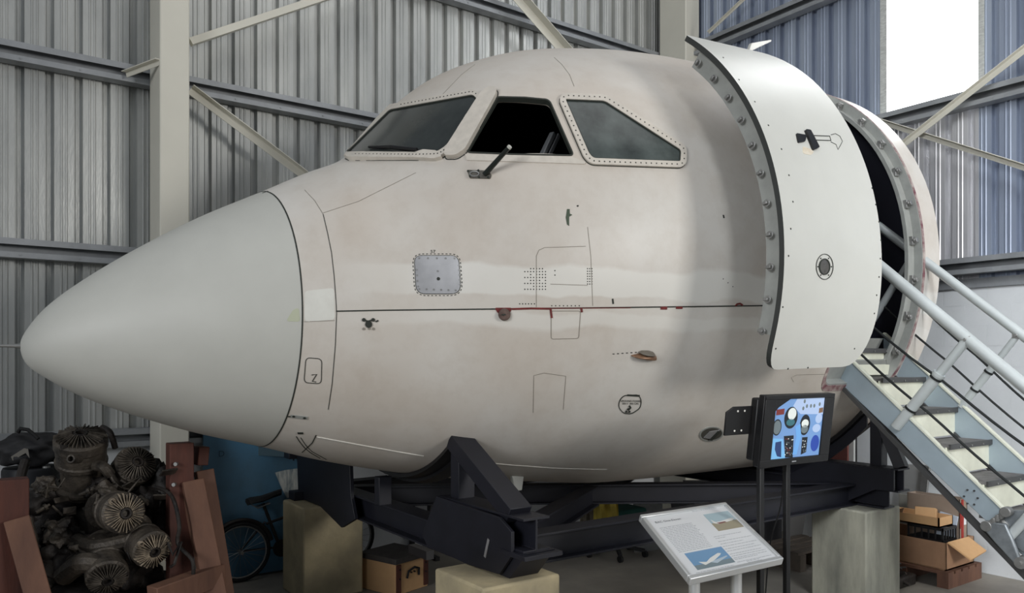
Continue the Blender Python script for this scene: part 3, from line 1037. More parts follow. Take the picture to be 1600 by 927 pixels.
# antenna rod with its plate
fP = px_map(749, 273)
mb = plate(rounded([(730, 267), (764, 268), (768, 274), (766, 280), (734, 279)], 2), fP, 8, 8, .01, -.01)
pp = build('antenna_plate', mb, mat('grey_metal_plate', srgb(120, 116, 108), .5, .4, vscale=25, col2=srgb(84, 80, 74)), nose, bevel=.002)
build('plate_ring', MB().tube([fP(742 + 7 * cos(a), 273.5 + 3.8 * sin(a), .012) for a in [2 * pi * k / 16 for k in range(16)]], .005, closed=True, n=6), STEEL, pp)
build('plate_screw', dots(MB(), [(732, 269), (762, 270), (735, 277), (749, 278.5), (763, 278.5), (748, 268)], .007, fP, 0, .013), GAP, pp)
a = fP(758, 274, .01); dpt = (a - EYEV).length
r_ = Vector(ray(795, 231)); b = EYEV + r_.normalized() * (dpt - .10)
rod = build('antenna_rod', MB().cyl(a, b, .017, .013, 14), mat('black_antenna', srgb(24, 30, 26), .4), nose, smooth=True)
build('rod_tip', MB().cyl(b, b + (b - a).normalized() * .012, .0145, .013, 14), mat('pale_tip', srgb(190, 190, 180), .5), rod, smooth=True)
# drain mast under the belly
a = at_y(809, 749, 4.55)
mb = MB().prism([a + Vector((-.075, 0, .12)), a + Vector((.075, 0, .12)), a + Vector((.04, 0, -.085)), a + Vector((-.02, 0, -.085))], (0, .035, 0))
build('drain_mast', mb, DOORW, nose, bevel=.006)
# pitot boom on the radome tip
mb = MB().lathe((T0 + .02, YC, 2.085), (-1, 0, 0), [(0, .020), (.03, .013), (.05, .010), (.09, .008), (.42, .005), (.43, .001)], 12)
build('pitot_boom', mb, STEEL, nose, smooth=True)
# blade antenna on the crown behind the door
a = at_y(1150, 63, 5.05); b = at_y(1203, 65, 5.05)
mb = MB().prism([Vector((b.x - .62, 5.03, 4.60)), Vector((b.x - .32, 5.03, a.z + .02)), Vector((b.x, 5.03, b.z + .015)), Vector((b.x, 5.03, b.z - .005)), Vector((b.x - .3, 5.03, a.z - .05)), Vector((b.x - .25, 5.03, 4.60))], (0, .04, 0))
build('blade_antenna', mb, DOORW, nose, bevel=.006)
# dark strip along the lower edge of the cut aft end
mb = MB(); line(mb, [(TA - .03, radians(-38 - k * 3)) for k in range(30)], .07, sf_map, .012, 0, step=9)
build('aft_edge_strip', mb, [BLACK], skin)

# ---- passenger door, swung out and slid forward
DT0, DT1, DP0, DP1 = 3.877, 4.914, radians(-21), radians(53)


def DF(u, v, off):
    R = 1.90 + off
    s = (u - DT0) / (DT1 - DT0)
    up = (1 + .055 * s) if v > 0 else (1 - .03 * s)
    return Vector((u, 2.76 + 1.90 - R * cos(v), 2.63 + R * sin(v) * up))


dpoly = rounded([(DT0, DP0), (DT1, DP0), (DT1, DP1), (DT0, DP1)], [.10, .24, .24, .03], 7)
mb = plate(dpoly, DF, .08, radians(2), 0, -.035, side=1)
door = build('entry_door', mb, [DOORW, mat('door_edge_grey', srgb(52, 54, 52), .6)], nose, smooth=True, ang=40, label='white door panel slid forward of its doorway')
# lugged inner frame
inn = offset_poly([(DT0, DP0 + radians(4)), (DT1, DP0 + radians(4)), (DT1, DP1 - radians(3)), (DT0, DP1 - radians(3))], -.035)
mb = ringp(dens(inn, .06), offset_poly(dens(inn, .06), -.03), DF, -.03, -.15)
dfm = build('door_inner_frame', mb, JAMB, door, smooth=True)
mb = plate(dens(offset_poly(inn, -.03), .2), DF, .2, radians(6), -.10, -.13)
build('door_lining', mb, GREYB, door, smooth=True)
for k in range(11):
    v = radians(46 - k * 6.05)
    c = DF(DT0 + .035, v, -.098)
    mb = MB().cyl(c + Vector((-.030, 0, 0)), c + Vector((-.036, 0, 0)), .024, n=14).bar(c + Vector((-.046, 0, 0)) - (DF(DT0, v, .02) - DF(DT0, v, -.02)).normalized() * .018, c + Vector((-.046, 0, 0)) + (DF(DT0, v, .02) - DF(DT0, v, -.02)).normalized() * .014, .016, .018)
    build('door_lug', mb, STEEL, door, bevel=.003)
dv = [DF(DT0 + (DT1 - DT0) * i / 20, DP0 + (DP1 - DP0) * j / 40, 0) for i in range(21) for j in range(41)]
dq = [(i * 41 + j, i * 41 + j + 1, (i + 1) * 41 + j + 1, (i + 1) * 41 + j) for i in range(20) for j in range(40)]
bvh_door = BVHTree.FromPolygons([tuple(v) for v in dv], dq)
fD = px_map(1288, 350, bvh_door)
# handle
ha = fD(1246, 214, .025); hb = fD(1280, 222, .03)
mb = plate(rounded([(1243, 209), (1259, 212), (1257, 222), (1246, 224)], 2), fD, 8, 8, .008, 0)
plate(rounded([(1256, 204), (1264, 205), (1278, 232), (1269, 236)], 2), fD, 8, 8, .016, 0, mb)
build('door_handle', mb, BLACK, door, bevel=.002)
mb = MB()
line(mb, [(1268, 212), (1296, 213), (1298, 220), (1270, 219)], .004, fD, .004, closed=True)
line(mb, [(1298, 211), (1305, 209), (1312, 213), (1316, 221), (1312, 229), (1309, 234), (1306, 226), (1298, 222)], .003, fD, .003)
build('handle_recess', mb, GAP, door)
mb = plate(rounded([(1254, 228), (1272, 236), (1268, 243), (1254, 240)], 4), fD, 8, 8, .0015, 0)
build('rust_stain', mb, mat('rust_stain', srgb(206, 192, 168), .6, vscale=30, col2=srgb(220, 214, 200)), door)
def ell(cx, cy, a, b, n=24): return [(cx + a * cos(2 * pi * k / n), cy + b * sin(2 * pi * k / n)) for k in range(n)]
po = build('porthole', plate(ell(1287.5, 417, 7.5, 11.5), fD, 6, 6, .004, -.01), mat('porthole_glass', srgb(100, 98, 94), .15, vscale=12, col2=srgb(70, 68, 64)), door, smooth=True)
mb = MB(); ringp(ell(1288, 417, 13.5, 20.3), ell(1288, 417, 12.8, 19.4), fD, .004, -.01, mb)
ringp(ell(1287.5, 417, 8.6, 12.8), ell(1287.5, 417, 7.2, 11.2), fD, .007, -.01, mb); dots(mb, along(ell(1288, 417, 10.6, 16.2), 6, True), .004, fD, 0, .005)
build('porthole_ring', mb, GAP, door)
mb = MB(); pts = along([(1232, 590 - 190), (1240, 300), (1220, 230), (1180, 160), (1130, 90)], 9) + along([(1368, 290), (1377, 350), (1375, 420), (1366, 490)], 8) + [(1230, 581), (1262, 577), (1335, 545), (1212, 545), (1223, 480)]
dots(mb, pts, .006, fD, 0, .002, 6)
build('door_screw', mb, GAP, door)

# ------------------------------------------------------------------ airstairs
ST0, ST1 = 5.80, 6.46
stairs = thing('boarding_stairs', 'blue-grey metal boarding stairs leading up to the aircraft doorway', 'stairs', (6.13, 2.5, 0))
def zt_(y): return 1.985 - .915 * (3.483 - y)      # top edge of the stringers
YB = zb_y = 3.483 - 1.985 / .915
for x, w in ((ST0 - .015, .03), (ST1 + .01, .03)):
    ya, yb = 3.62, 1.45
    def zt_(y, o=(.13 if x > 6 else 0)): return 1.985 + o - .915 * (3.483 - y)
    mb = MB()
    pts = [(x, ya, zt_(ya)), (x, yb, zt_(yb)), (x, yb, max(.02, zt_(yb) - .29)), (x, yb + .02, max(.02, zt_(yb) - .29)), (x, ya, zt_(ya) - .27)]
    mb.prism(pts, (w, 0, 0))
    sg = build('stringer', mb, STAIRP, stairs, bevel=.004)
    mb = MB().bar((x + .015, ya, zt_(ya) + .004), (x + .015, yb, zt_(yb) + .004), .045, .012)
    build('stringer_cap', mb, RISER, sg)
    mb = MB().bar((x + .008, ya, zt_(ya) - .275), (x + .008, yb + .02, zt_(yb) - .29), .06, .03)
    build('stringer_edge', mb, NOSING, sg)
x = ST0 - .018
def zt_(y): return 1.985 - .915 * (3.483 - y)
mb = MB(); pc = Vector((x, 2.60, zt_(2.60) - .13))
for k in range(6):
    a = pi * k / 3; mb.cyl(pc + Vector((-.006, .045 * cos(a), .055 * sin(a))), pc + Vector((.004, .045 * cos(a), .055 * sin(a))), .007, n=8)
build('bolt_circle', mb, NOSING, stairs)
for j in range(-1, 7):
    y = 3.27 - .252 * j; z = 1.868 - .236 * j
    tx0, tx1 = ST0 + .015, ST1 + .01
    tr_ = build('tread', MB().bb((tx0, y, z - .02), (tx1, y + .30, z)), TREAD, stairs)
    mb = MB().bb((tx0, y - .014, z - .034), (tx1, y, z + .004)); build('nosing', mb, NOSING, tr_)
    mb = MB()
    for q in range(3): mb.cyl((tx0 + .14 + q * .18, y - .019, z - .02), (tx0 + .14 + q * .18, y - .014, z - .02), .007, n=8)
    build('nosing_rivets', mb, STEEL, tr_)
    build('riser', MB().bb((tx0, y + .012, z - .216), (tx1, y + .024, z - .02)), RISER, stairs)
# tubes
RN, RF = 5.79, 6.49
def tubeobj(name, p0, p1, r, m=RAILP, par=stairs, ex=(0, 0)):
    a, b = ext(Vector(p0), Vector(p1), *ex)
    return build(name, MB().cyl(a, b, r, n=18), m, par, smooth=True)
n0, n1_ = at_x(1378, 419, RN), at_x(1600, 603, RN)
h1 = tubeobj('handrail', n0, n1_, .044, ex=(.10, .9))
f0, f1 = at_x(1378, 357, RF), at_x(1600, 526, RF)
h2 = tubeobj('handrail', f0, f1, .036, ex=(.05, .95))
def stan(pt, pb, x, r0, r1, nm='stanchion'):
    a, b = at_x(*pt, x), at_x(*pb, x)
    mid = b + (a - b) * .62
    s_ = build(nm, MB().cyl(b, mid, r1, n=16).cyl(mid, a, r0, n=16), RAILP, stairs, smooth=True)
    build('collar', MB().cyl(mid - (a - b).normalized() * .012, mid + (a - b).normalized() * .012, r1 + .006, n=16), RAILP, s_, smooth=True)
    mb = MB().box(a, (.05, .06, .05)).cyl(a - Vector((.04, 0, 0)), a + Vector((.04, 0, 0)), .012, n=10)
    build('rail_bracket', mb, STEEL, s_, bevel=.004)
    return s_
s1 = stan((1511, 531), (1400, 668), RN - .01, .032, .040)
s2 = stan((1590, 524), (1502, 636), RF, .024, .030)
s3 = stan((1427, 398), (1364, 500), RF, .026, .031)
# second near stanchion below the frame edge
d_ = (n1_ - n0).normalized()
for (A_, B_, x, r) in (((1361, 508), (1600, 694), RN, .010), ((1345, 553), (1572, 750), RN, .010), ((1441, 480), (1600, 622), RF, .009), ((1383, 480), (1600, 668), RF, .009)):
    a, b = at_x(*A_, x), at_x(*B_, x)
    a, b = ext(a, b, .05, .9)
    P = [a + (b - a) * k / 16 + Vector((0, 0, -.015 * sin(pi * ((k / 16 * 3) % 1)))) for k in range(17)]
    build('guard_cord', MB().tube(P, r, n=8), ROPE, stairs, smooth=True)
for st, (A_, B_), x, fr in ((s1, ((1511, 531), (1400, 668)), RN - .01, (.42, .78)), (s2, ((1590, 524), (1502, 636)), RF, (.5, .75))):
    a, b = at_x(*A_, x), at_x(*B_, x)
    for q in fr:
        c = a + (b - a) * q; dd = (b - a).normalized()
        rr = .045 if st is s1 else .035
        build('cord_clip', MB().cyl(c - dd * .008, c + dd * .008, rr, n=16), ROPE, st, smooth=True)
# pivot bracket near the foot of the stairs
bx = ST0 - .03
def bp_(px, py, dx=0): return at_x(px, py, bx + dx)
mb = MB().prism([bp_(*q) for q in ((1563, 797), (1600, 797), (1660, 800), (1660, 880), (1600, 862), (1566, 834))], (-.03, 0, 0))
br = build('pivot_plate', mb, mat('worn_cast_metal', srgb(136, 142, 146), .45, .5, var=.2, vscale=14), stairs, bevel=.006)
c = bp_(1566, 824)
build('pivot_bush', MB().lathe(c + Vector((.02, 0, 0)), (-1, 0, 0), [(0, .062), (.06, .062), (.065, .045), (.11, .04), (.12, .028)], 24), STEEL, br, smooth=True)
mb = MB().prism([bp_(*q, -.08) for q in ((1538, 824), (1556, 816), (1574, 818), (1584, 840), (1598, 876), (1597, 882), (1588, 880), (1560, 850))], (-.035, 0, 0))
build('pivot_lever', mb, mat('worn_cast_metal', srgb(136, 142, 146)), br, bevel=.008)
a, b = bp_(1543, 822, -.09), bp_(1573, 800, -.09)
mb = MB().bar(a, b, .03, .035).cyl(a + Vector((.03, 0, 0)), a - Vector((.03, 0, 0)), .036, n=16).cyl(b + Vector((.03, 0, 0)), b - Vector((.03, 0, 0)), .034, n=16)
for k in range(3): mb.box(a + (b - a) * (.35 + .2 * k), (.04, .02, .044))
build('adjusting_link', mb, STEEL, br, bevel=.003)
a, b = bp_(1578, 838, -.06), bp_(1606, 808, -.06)
build('strut_tube', MB().cyl(*ext(a, b, 0, .25), .032, n=18), RAILP, br, smooth=True)
a = bp_(1598, 879, -.09); build('lever_pin', MB().cyl(a + Vector((.03, 0, 0)), a - Vector((.04, 0, 0)), .038, n=18).cyl(a + Vector((.03, 0, 0)), a - Vector((.06, 0, 0)), .014, n=12), STEEL, br)
for x, r_ in ((RN, .034), (RF, .027)):
    yb = 1.78; rl = n0 + (n1_ - n0) * ((n0.y - yb) / (n0.y - n1_.y)) if x == RN else f0 + (f1 - f0) * ((f0.y - yb) / (f0.y - f1.y))
    bt = Vector((x, 2.18, zt_(2.18) - (.02 if x == RN else -.10)))
    s4 = build('stanchion', MB().cyl(bt, rl, r_, n=16), RAILP, stairs, smooth=True)
    build('rail_bracket', MB().box(rl, (.05, .06, .05)), STEEL, s4, bevel=.004)
# ground feet of the stairs
mb = MB().cyl((ST0, 1.48, .06), (ST1, 1.48, .06), .05, n=18); build('foot_roller', mb, RUBBER, stairs, smooth=True)

# ------------------------------------------------------------------ steel cradle on concrete plinths
cr = thing('support_cradle', 'navy black welded steel cradle carrying the aircraft nose', 'cradle', (4.4, 5.0, .78))
ZB0, ZB1 = .785, .965; HC = (ZB0 + ZB1) / 2; HH = ZB1 - ZB0
def ib(name, p0, p1, w=.15, h=HH): return build(name, MB().ibeam(p0, p1, w, h), NAVY, cr, bevel=.002)
ib('cross_beam', (2.56, 6.72, HC), (2.56, 3.95, HC), .16)
ib('cross_beam', (6.26, 6.6, HC), (6.26, 3.45, HC), .16)
ib('side_rail', (2.64, 3.78, HC), (6.32, 3.76, HC))
ib('side_rail', (2.64, 6.35, HC), (6.18, 6.35, HC))
ib('diagonal_beam', (2.68, 6.1, HC + .003), (6.15, 3.88, HC + .003), .13, .165)
ib('diagonal_beam', (2.68, 3.86, HC + .001), (4.32, 4.95, HC + .001), .13, .165)
ib('diagonal_beam', (4.50, 5.1, HC + .001), (6.15, 6.2, HC + .001), .13, .165)
# near front stub with gusset plates
ib('stub_beam', (2.585, 4.35, 1.045), (2.585, 3.42, 1.045), .18, .19)
g0 = 2.47
mb = MB().prism([(g0, 4.33, 1.14), (g0, 3.62, 1.12), (g0, 3.50, 1.06), (g0, 3.50, .93), (g0, 3.62, .80), (g0, 3.95, .785), (g0, 4.45, .80), (g0, 4.52, .86)], (.022, 0, 0))
gp = build('gusset_plate', mb, NAVY, cr, bevel=.002)
mb = MB().bar((g0 - .004, 3.72, .98), (g0 - .004, 3.76, .87), .004, .02); build('bare_scrape', mb, ALU, gp)
mb = MB().prism([(2.50, 3.50, .955), (2.50, 3.40, .955), (2.50, 3.56, .785), (2.50, 3.66, .785)], (.2, 0, 0)).bb((2.46, 3.36, .925), (2.72, 3.6, .95))
build('foot_plate', mb, NAVY, cr, bevel=.002)
# saddle: post, raking strut, curved strap
build('post', MB().bar((2.60, 4.22, 1.13), (2.60, 4.22, 1.50), .12, .10, up=(0, 1, 0)), NAVY, cr, bevel=.004)
build('post', MB().bar((2.60, 4.22, .96), (2.60, 4.22, 1.14), .12, .10, up=(0, 1, 0)), NAVY, cr, bevel=.004)
build('raking_strut', MB().bar((2.58, 4.24, 1.50), (2.58, 3.58, 1.13), .15, .10, up=(0, 1, 1)), NAVY, cr, bevel=.004)
build('post', MB().bar((2.50, 5.16, .96), (2.50, 5.16, 1.165), .10, .08, up=(0, 1, 0)), NAVY, cr, bevel=.004)
mb = MB().prism([(2.44, 6.74, .79), (2.44, 6.22, .79), (2.44, 5.78, .69), (2.44, 5.52, .80), (2.44, 5.60, .97), (2.44, 5.62, 1.22), (2.44, 5.9, 1.24), (2.44, 6.3, 1.30), (2.44, 6.80, 1.45)], (.03, 0, 0))
build('front_plate', mb, NAVY, cr, bevel=.003)
build('lug_block', MB().bb((2.40, 6.86, 1.12), (2.5, 7.0, 1.17)), NAVY, cr, bevel=.004); build('lug_block', MB().bb((2.36, 6.62, .785), (2.46, 6.76, .86)), NAVY, cr, bevel=.004)
# curved saddle strap under the fuselage, front and aft
def strap(t0, t1, a0, a1, th, nm):
    mb = MB(); rows = []
    n = 26
    for k in range(n + 1):
        a = a0 + (a1 - a0) * k / n
        for t, off in ((t0, .004), (t1, .004), (t1, .004 + th), (t0, .004 + th)):
            rows.append(SF(t, a) + NF(t, a) * off)
    fs = []
    for k in range(n):
        for q in range(4):
            fs.append((k * 4 + q, k * 4 + (q + 1) % 4, (k + 1) * 4 + (q + 1) % 4, (k + 1) * 4 + q))
    fs += [(3, 2, 1, 0), (n * 4, n * 4 + 1, n * 4 + 2, n * 4 + 3)]
    mb.add(rows, fs)
    return build(nm, mb, BLACK, cr, smooth=True, ang=40)
strap(2.52, 2.64, radians(-133), radians(-50), .028, 'saddle_strap')
strap(2.60, 2.70, radians(-133), radians(-52), .05, 'saddle_strap')
strap(6.28, 6.42, radians(-140), radians(-40), .03, 'saddle_strap')
def saddle_plate(x0, th, a0, a1, zbot):
    up = [SF(x0, a0 + (a1 - a0) * k / 20) + NF(x0, a0 + (a1 - a0) * k / 20) * .03 for k in range(21)]
    for p in up: p.x = x0
    pts = up + [Vector((x0, up[-1].y, max(zbot, up[-1].z - .16)))] + [Vector((x0, p.y, min(p.z - .02, max(zbot, p.z - .10 - 0 * k)))) for k, p in enumerate(reversed(up))]
    mb = MB()
    n = len(up)
    vs = []
    for p in up: vs += [p, Vector((p.x, p.y, max(zbot, p.z - .12)))]
    vs += [v + Vector((th, 0, 0)) for v in vs]
    m2 = 2 * n; fs = []
    for k in range(n - 1):
        a, b, c, d = 2 * k, 2 * k + 1, 2 * k + 3, 2 * k + 2
        fs += [(a, b, c, d), (a + m2, d + m2, c + m2, b + m2), (a, d, d + m2, a + m2), (b, b + m2, c + m2, c)]
    fs += [(0, m2, m2 + 1, 1), (2 * n - 2, 2 * n - 1, 2 * n - 1 + m2, 2 * n - 2 + m2)]
    mb.add(vs, fs)
    return build('saddle_plate', mb, NAVY, cr)
saddle_plate(6.34, .02, radians(-140), radians(-42), .96)
# aft cross assembly
mb = MB().prism([(6.16, 4.35, .97), (6.16, 4.05, 1.12), (6.16, 3.36, 1.12), (6.16, 3.36, .95), (6.16, 3.52, .94), (6.16, 3.78, .80), (6.16, 4.35, .80)], (.022, 0, 0))
build('gusset_plate', mb, NAVY, cr, bevel=.002)
ib('stub_beam', (6.28, 4.05, 1.03), (6.28, 3.34, 1.03), .18, .19)
build('post', MB().bar((6.36, 3.60, 1.12), (6.36, 3.60, 1.62), .10, .10, up=(0, 1, 0)), NAVY, cr, bevel=.004)
build('raking_strut', MB().bar((6.36, 3.62, 1.62), (6.32, 3.38, 1.12), .10, .09, up=(0, 1, 1)), NAVY, cr, bevel=.004)
build('post', MB().bar((6.36, 6.5, .96), (6.36, 6.5, 1.62), .10, .10, up=(0, 1, 0)), NAVY, cr, bevel=.004)
build('post', MB().bar((6.30, 5.05, .96), (6.30, 5.05, .985), .10, .08, up=(0, 1, 0)), NAVY, cr, bevel=.004)
mb = MB(); mb.add([at_d(*q, 5.05) for q in ((735, 757), (740, 752), (744, 758), (741, 761), (736, 760))] + [at_d(*q, 5.06) for q in ((735, 757), (740, 752), (744, 758), (741, 761), (736, 760))],
    [(0, 1, 2, 3, 4), (9, 8, 7, 6, 5)] + [(i, (i + 1) % 5, (i + 1) % 5 + 5, i + 5) for i in range(5)])
# coiled strap on the near beam
P = [Vector((2.66 + .10 * cos(a) * (1 - .04 * a / 6), 4.50 + .14 * sin(a), 1.018 + .012 * a / 6 + .03 * sin(2 * a))) for a in [k * .35 for k in range(54)]]
o = build('coiled_cable', MB().tube(P, .014, n=8), RUBBER, smooth=True, loc=(2.66, 4.5, .97))
setp(o, 'black coiled cable lying on the cradle beam behind the near corner plate', 'cable')

def plinth(x0, x1, y0, y1, z, m, label):
    o = build('concrete_plinth', MB().bb((x0, y0, 0), (x1, y1, z)), m, bevel=.015, loc=((x0 + x1) / 2, (y0 + y1) / 2, 0))
    return setp(o, label, 'plinth', 'concrete plinths under the cradle')
plinth(2.306, 2.84, 6.25, 6.76, .783, CONC, 'yellowish concrete plinth under the far front corner of the cradle beside the bicycle')
plinth(2.27, 2.80, 3.48, 4.0, .783, CONC, 'concrete plinth at the very bottom under the near front corner plate')
plinth(5.95, 6.467, 3.47, 3.97, .783, CONCG, 'streaked grey concrete plinth under the aft corner beside the cardboard boxes')

# ------------------------------------------------------------------ television on its stand
un = Vector((C * .844 + S * .536, C * .536 - S * .844, 0)); un.normalize()          # along the screen, left to right
nn_ = Vector((un.y, -un.x, 0))                                                    # towards the viewer
vn = (Vector((0, 0, 1)) * cos(radians(7)) + nn_ * sin(radians(7))).normalized()
fn_ = un.cross(vn).normalized()
if fn_.dot(nn_) < 0: fn_ = -fn_
pc = cw(1.712, 4.67, 1.592)
TW, TH = .634, .425
def tvp(u, v, d=0): return pc + un * ((u - .5) * TW) + vn * ((.5 - v) * TH) + fn_ * d
def tvbox(mb, u0, u1, v0, v1, d0, d1, mi=0):
    vs = [tvp(u, v, d) for u in (u0, u1) for v in (v0, v1) for d in (d0, d1)]
    return mb.add(vs, [(0, 1, 3, 2), (4, 6, 7, 5), (0, 4, 5, 1), (2, 3, 7, 6), (0, 2, 6, 4), (1, 5, 7, 3)], mi)
tv = thing('television', 'black flat television showing a blue cockpit instrument panel', 'television', tuple(pc - Vector((0, 0, .21))))
build('casing', tvbox(MB(), 0, 1, 0, 1, -.045, 0), BLACK, tv, bevel=.006)
build('back_housing', tvbox(MB(), .0, .9, .06, .93, -.10, -.045), BLACK, tv, bevel=.01)
mb = MB(); tvbox(mb, 0, 1, 0, .055, 0, .010); tvbox(mb, 0, 1, .90, 1, 0, .010); tvbox(mb, 0, .145, .055, .9, 0, .010); tvbox(mb, .86, 1, .055, .9, 0, .010)
build('bezel', mb, BLACK, tv, bevel=.002)
def em(n, c, k=1.0): return mat(n, c, .4, emit=k * .5)
scr = [(.36, .057), (.857, .057), (.857, .898), (.147, .898), (.147, .24), (.20, .17), (.30, .10)]
def tvpoly(pts, d, th=.0008): return MB().prism([tvp(u, v, d) for u, v in pts], -fn_ * th)
sc_ = build('screen', tvpoly(scr, .002), em('screen_blue', srgb(112, 150, 200), .62), tv)
def tvell(u, v, a, b, d, name, m, n=24):
    return build(name, tvpoly([(u + a * cos(2 * pi * k / n), v + b * sin(2 * pi * k / n)) for k in range(n)], d), m, sc_)
LB = em('screen_light', srgb(170, 190, 222), .6); BK = em('screen_dark', srgb(22, 28, 36), .5); WH = em('screen_white', srgb(214, 220, 216), .7)
TE = em('screen_teal', srgb(60, 110, 120), .5); GR_ = em('screen_grey', srgb(104, 116, 120), .6); RD = em('screen_red', srgb(120, 50, 48), .5); DB = em('screen_deep_blue', srgb(40, 70, 160), .6); BR = em('screen_brown', srgb(120, 92, 70), .6)
build('picture_area', tvpoly([(.45, .06), (.857, .057), (.857, .30), (.52, .28), (.40, .16)], .0026), LB, sc_)
build('picture_area', tvpoly([(.147, .60), (.30, .62), (.36, .898), (.147, .898)], .0026), em('screen_sky', srgb(120, 180, 226), .62), sc_)
build('picture_area', tvpoly([(.20, .66), (.28, .65), (.30, .88), (.24, .86), (.20, .76)], .0032), em('screen_navy', srgb(40, 62, 110), .5), sc_)
build('picture_area', tvpoly([(.46, .46), (.53, .42), (.56, .60), (.52, .86), (.46, .86), (.49, .60)], .0038), em('screen_sky2', srgb(108, 164, 220), .62), sc_)
tvell(.385, .325, .095, .155, .003, 'picture_dial', BK); tvell(.395, .27, .06, .085, .0036, 'picture_dial', WH); tvell(.385, .39, .06, .05, .0036, 'picture_dial', TE)
tvell(.20, .45, .062, .115, .003, 'picture_dial', BK); tvell(.20, .45, .052, .098, .0036, 'picture_dial', GR_)
tvell(.60, .44, .075, .150, .003, 'picture_dial', BK); tvell(.60, .42, .052, .06, .0036, 'picture_dial', WH); tvell(.60, .50, .05, .06, .0036, 'picture_dial', GR_)
tvell(.78, .72, .062, .12, .003, 'picture_dial', DB); tvell(.80, .36, .05, .07, .003, 'picture_dial', LB); tvell(.78, .50, .06, .06, .003, 'picture_dial', LB)
build('picture_panel', tvpoly([(.17, .20), (.28, .19), (.28, .27), (.17, .28)], .003), RD, sc_)
build('picture_panel', tvpoly([(.31, .58), (.45, .58), (.47, .90), (.36, .89)], .003), BK, sc_)
build('picture_panel', tvpoly([(.58, .62), (.66, .62), (.66, .84), (.585, .87)], .003), BK, sc_)
build('picture_panel', tvpoly([(.79, .21), (.85, .20), (.85, .27), (.79, .28)], .0032), BR, sc_)
for (u, v) in ((.56, .10), (.55, .20), (.60, .17), (.66, .17), (.71, .17), (.79, .15)):
    tvell(u, v, .015, .028, .0032, 'picture_knob', GR_, 12)
rnd = random.Random(3)
for k in range(26):
    u = .335 + rnd.random() * .11; v = .62 + rnd.random() * .24
    tvell(u, v, .009, .008, .0038, 'picture_lamp', rnd.choice([WH, RD, GR_]), 6)
for k in range(12):
    tvell(.595 + rnd.random() * .055, .65 + rnd.random() * .18, .007, .009, .0038, 'picture_lamp', rnd.choice([WH, GR_]), 6)
build('maker_mark', tvpoly([(.45, .945), (.51, .945), (.51, .96), (.45, .96)], .0108), INKL, tv)
# side bracket
mb = MB().prism([tvp(u, v, -.07) for u, v in ((-.02, .17), (-.27, .17), (-.36, .24), (-.36, .56), (-.02, .56))], -fn_ * .012)
bk = build('wall_bracket', mb, BLACK, tv, bevel=.002)
for u, v in ((-.22, .23), (-.13, .23), (-.24, .50), (-.15, .50)):
    c = tvp(u, v, -.069); build('bracket_hole', MB().cyl(c, c + fn_ * .002, .006, n=12), WHITEL, bk)
st = thing('television_stand', 'black twin-pole floor stand holding the television', 'stand', tuple(cw(1.72, 4.75, 0)))
pl = cw((1188 - 800) / F * 4.60, 4.60, 0); pr = cw((1229 - 800) / F * 4.78, 4.78, 0)
for b in (pl, pr):
    build('pole', MB().bar((b.x, b.y, .05), (b.x, b.y, 1.40), .038, .03, up=(0, 1, 0)), BLACK, st, bevel=.004)
mid = (pl + pr) / 2
build('cross_bar', MB().bar(pl + Vector((0, 0, 1.385)) , pr + Vector((0, 0, 1.385)), .03, .04), BLACK, st, bevel=.003)
mb = MB().bar(pl - nn_ * .3 + Vector((0, 0, .03)), pl + nn_ * .3 + Vector((0, 0, .03)), .05, .06).bar(pr - nn_ * .3 + Vector((0, 0, .03)), pr + nn_ * .3 + Vector((0, 0, .03)), .05, .06).bar(pl + Vector((0, 0, .03)), pr + Vector((0, 0, .03)), .04, .05)
build('base', mb, BLACK, st, bevel=.004)
a = cw((1220 - 800) / F * 4.8, 4.8, 1.36)
P = [a, at_d(1224, 740, 4.82), at_d(1220, 790, 4.84), at_d(1208, 830, 4.86), at_d(1203, 852, 4.88), at_d(1200, 880, 4.9), at_d(1196, 930, 4.9), at_d(1190, 1020, 4.9), at_d(1190, 1065, 4.9)]
Q = []
for i in range(len(P) - 1):
    for k in range(4):
        p0 = P[max(i - 1, 0)]; p1 = P[i]; p2 = P[i + 1]; p3 = P[min(i + 2, len(P) - 1)]; s = k / 4
        Q.append(.5 * ((2 * p1) + (p2 - p0) * s + (2 * p0 - 5 * p1 + 4 * p2 - p3) * s * s + (3 * p1 - p0 - 3 * p2 + p3) * s ** 3))
o = build('power_cable', MB().tube(Q, .005, n=6), RUBBER, smooth=True, loc=tuple(P[-1])); setp(o, 'thin black cable hanging down behind the television stand', 'cable')

# ------------------------------------------------------------------ information sign
e1 = Vector((.83, .557, 0)).normalized()     # cam-space direction (X, depth) of the top edge
tl = cw(.74, 4.52, 1.1)
ux = (cw(1.35, 4.93, 1.1) - tl); uy = (cw(1.503, 4.31, .9) - cw(1.35, 4.93, 1.1))
un2 = uy.cross(ux).normalized()
if un2.z < 0: un2 = -un2
def sg_(u, v, d=0): return tl + ux * u + uy * v + un2 * d
def sbox(mb, u0, u1, v0, v1, d0, d1, mi=0):
    vs = [sg_(u, v, d) for u in (u0, u1) for v in (v0, v1) for d in (d0, d1)]
    return mb.add(vs, [(0, 1, 3, 2), (4, 6, 7, 5), (0, 4, 5, 1), (2, 3, 7, 6), (0, 2, 6, 4), (1, 5, 7, 3)], mi)
sgn = thing('information_sign', 'white tilted information board with text and two aircraft pictures', 'sign', tuple(sg_(.5, .5) - Vector((0, 0, 1.0))))
board = build('board', sbox(MB(), .02, .98, .02, .98, -.02, 0), PAPER, sgn)
SILV = mat('silver_sign_frame', srgb(206, 208, 208), .3, .45)
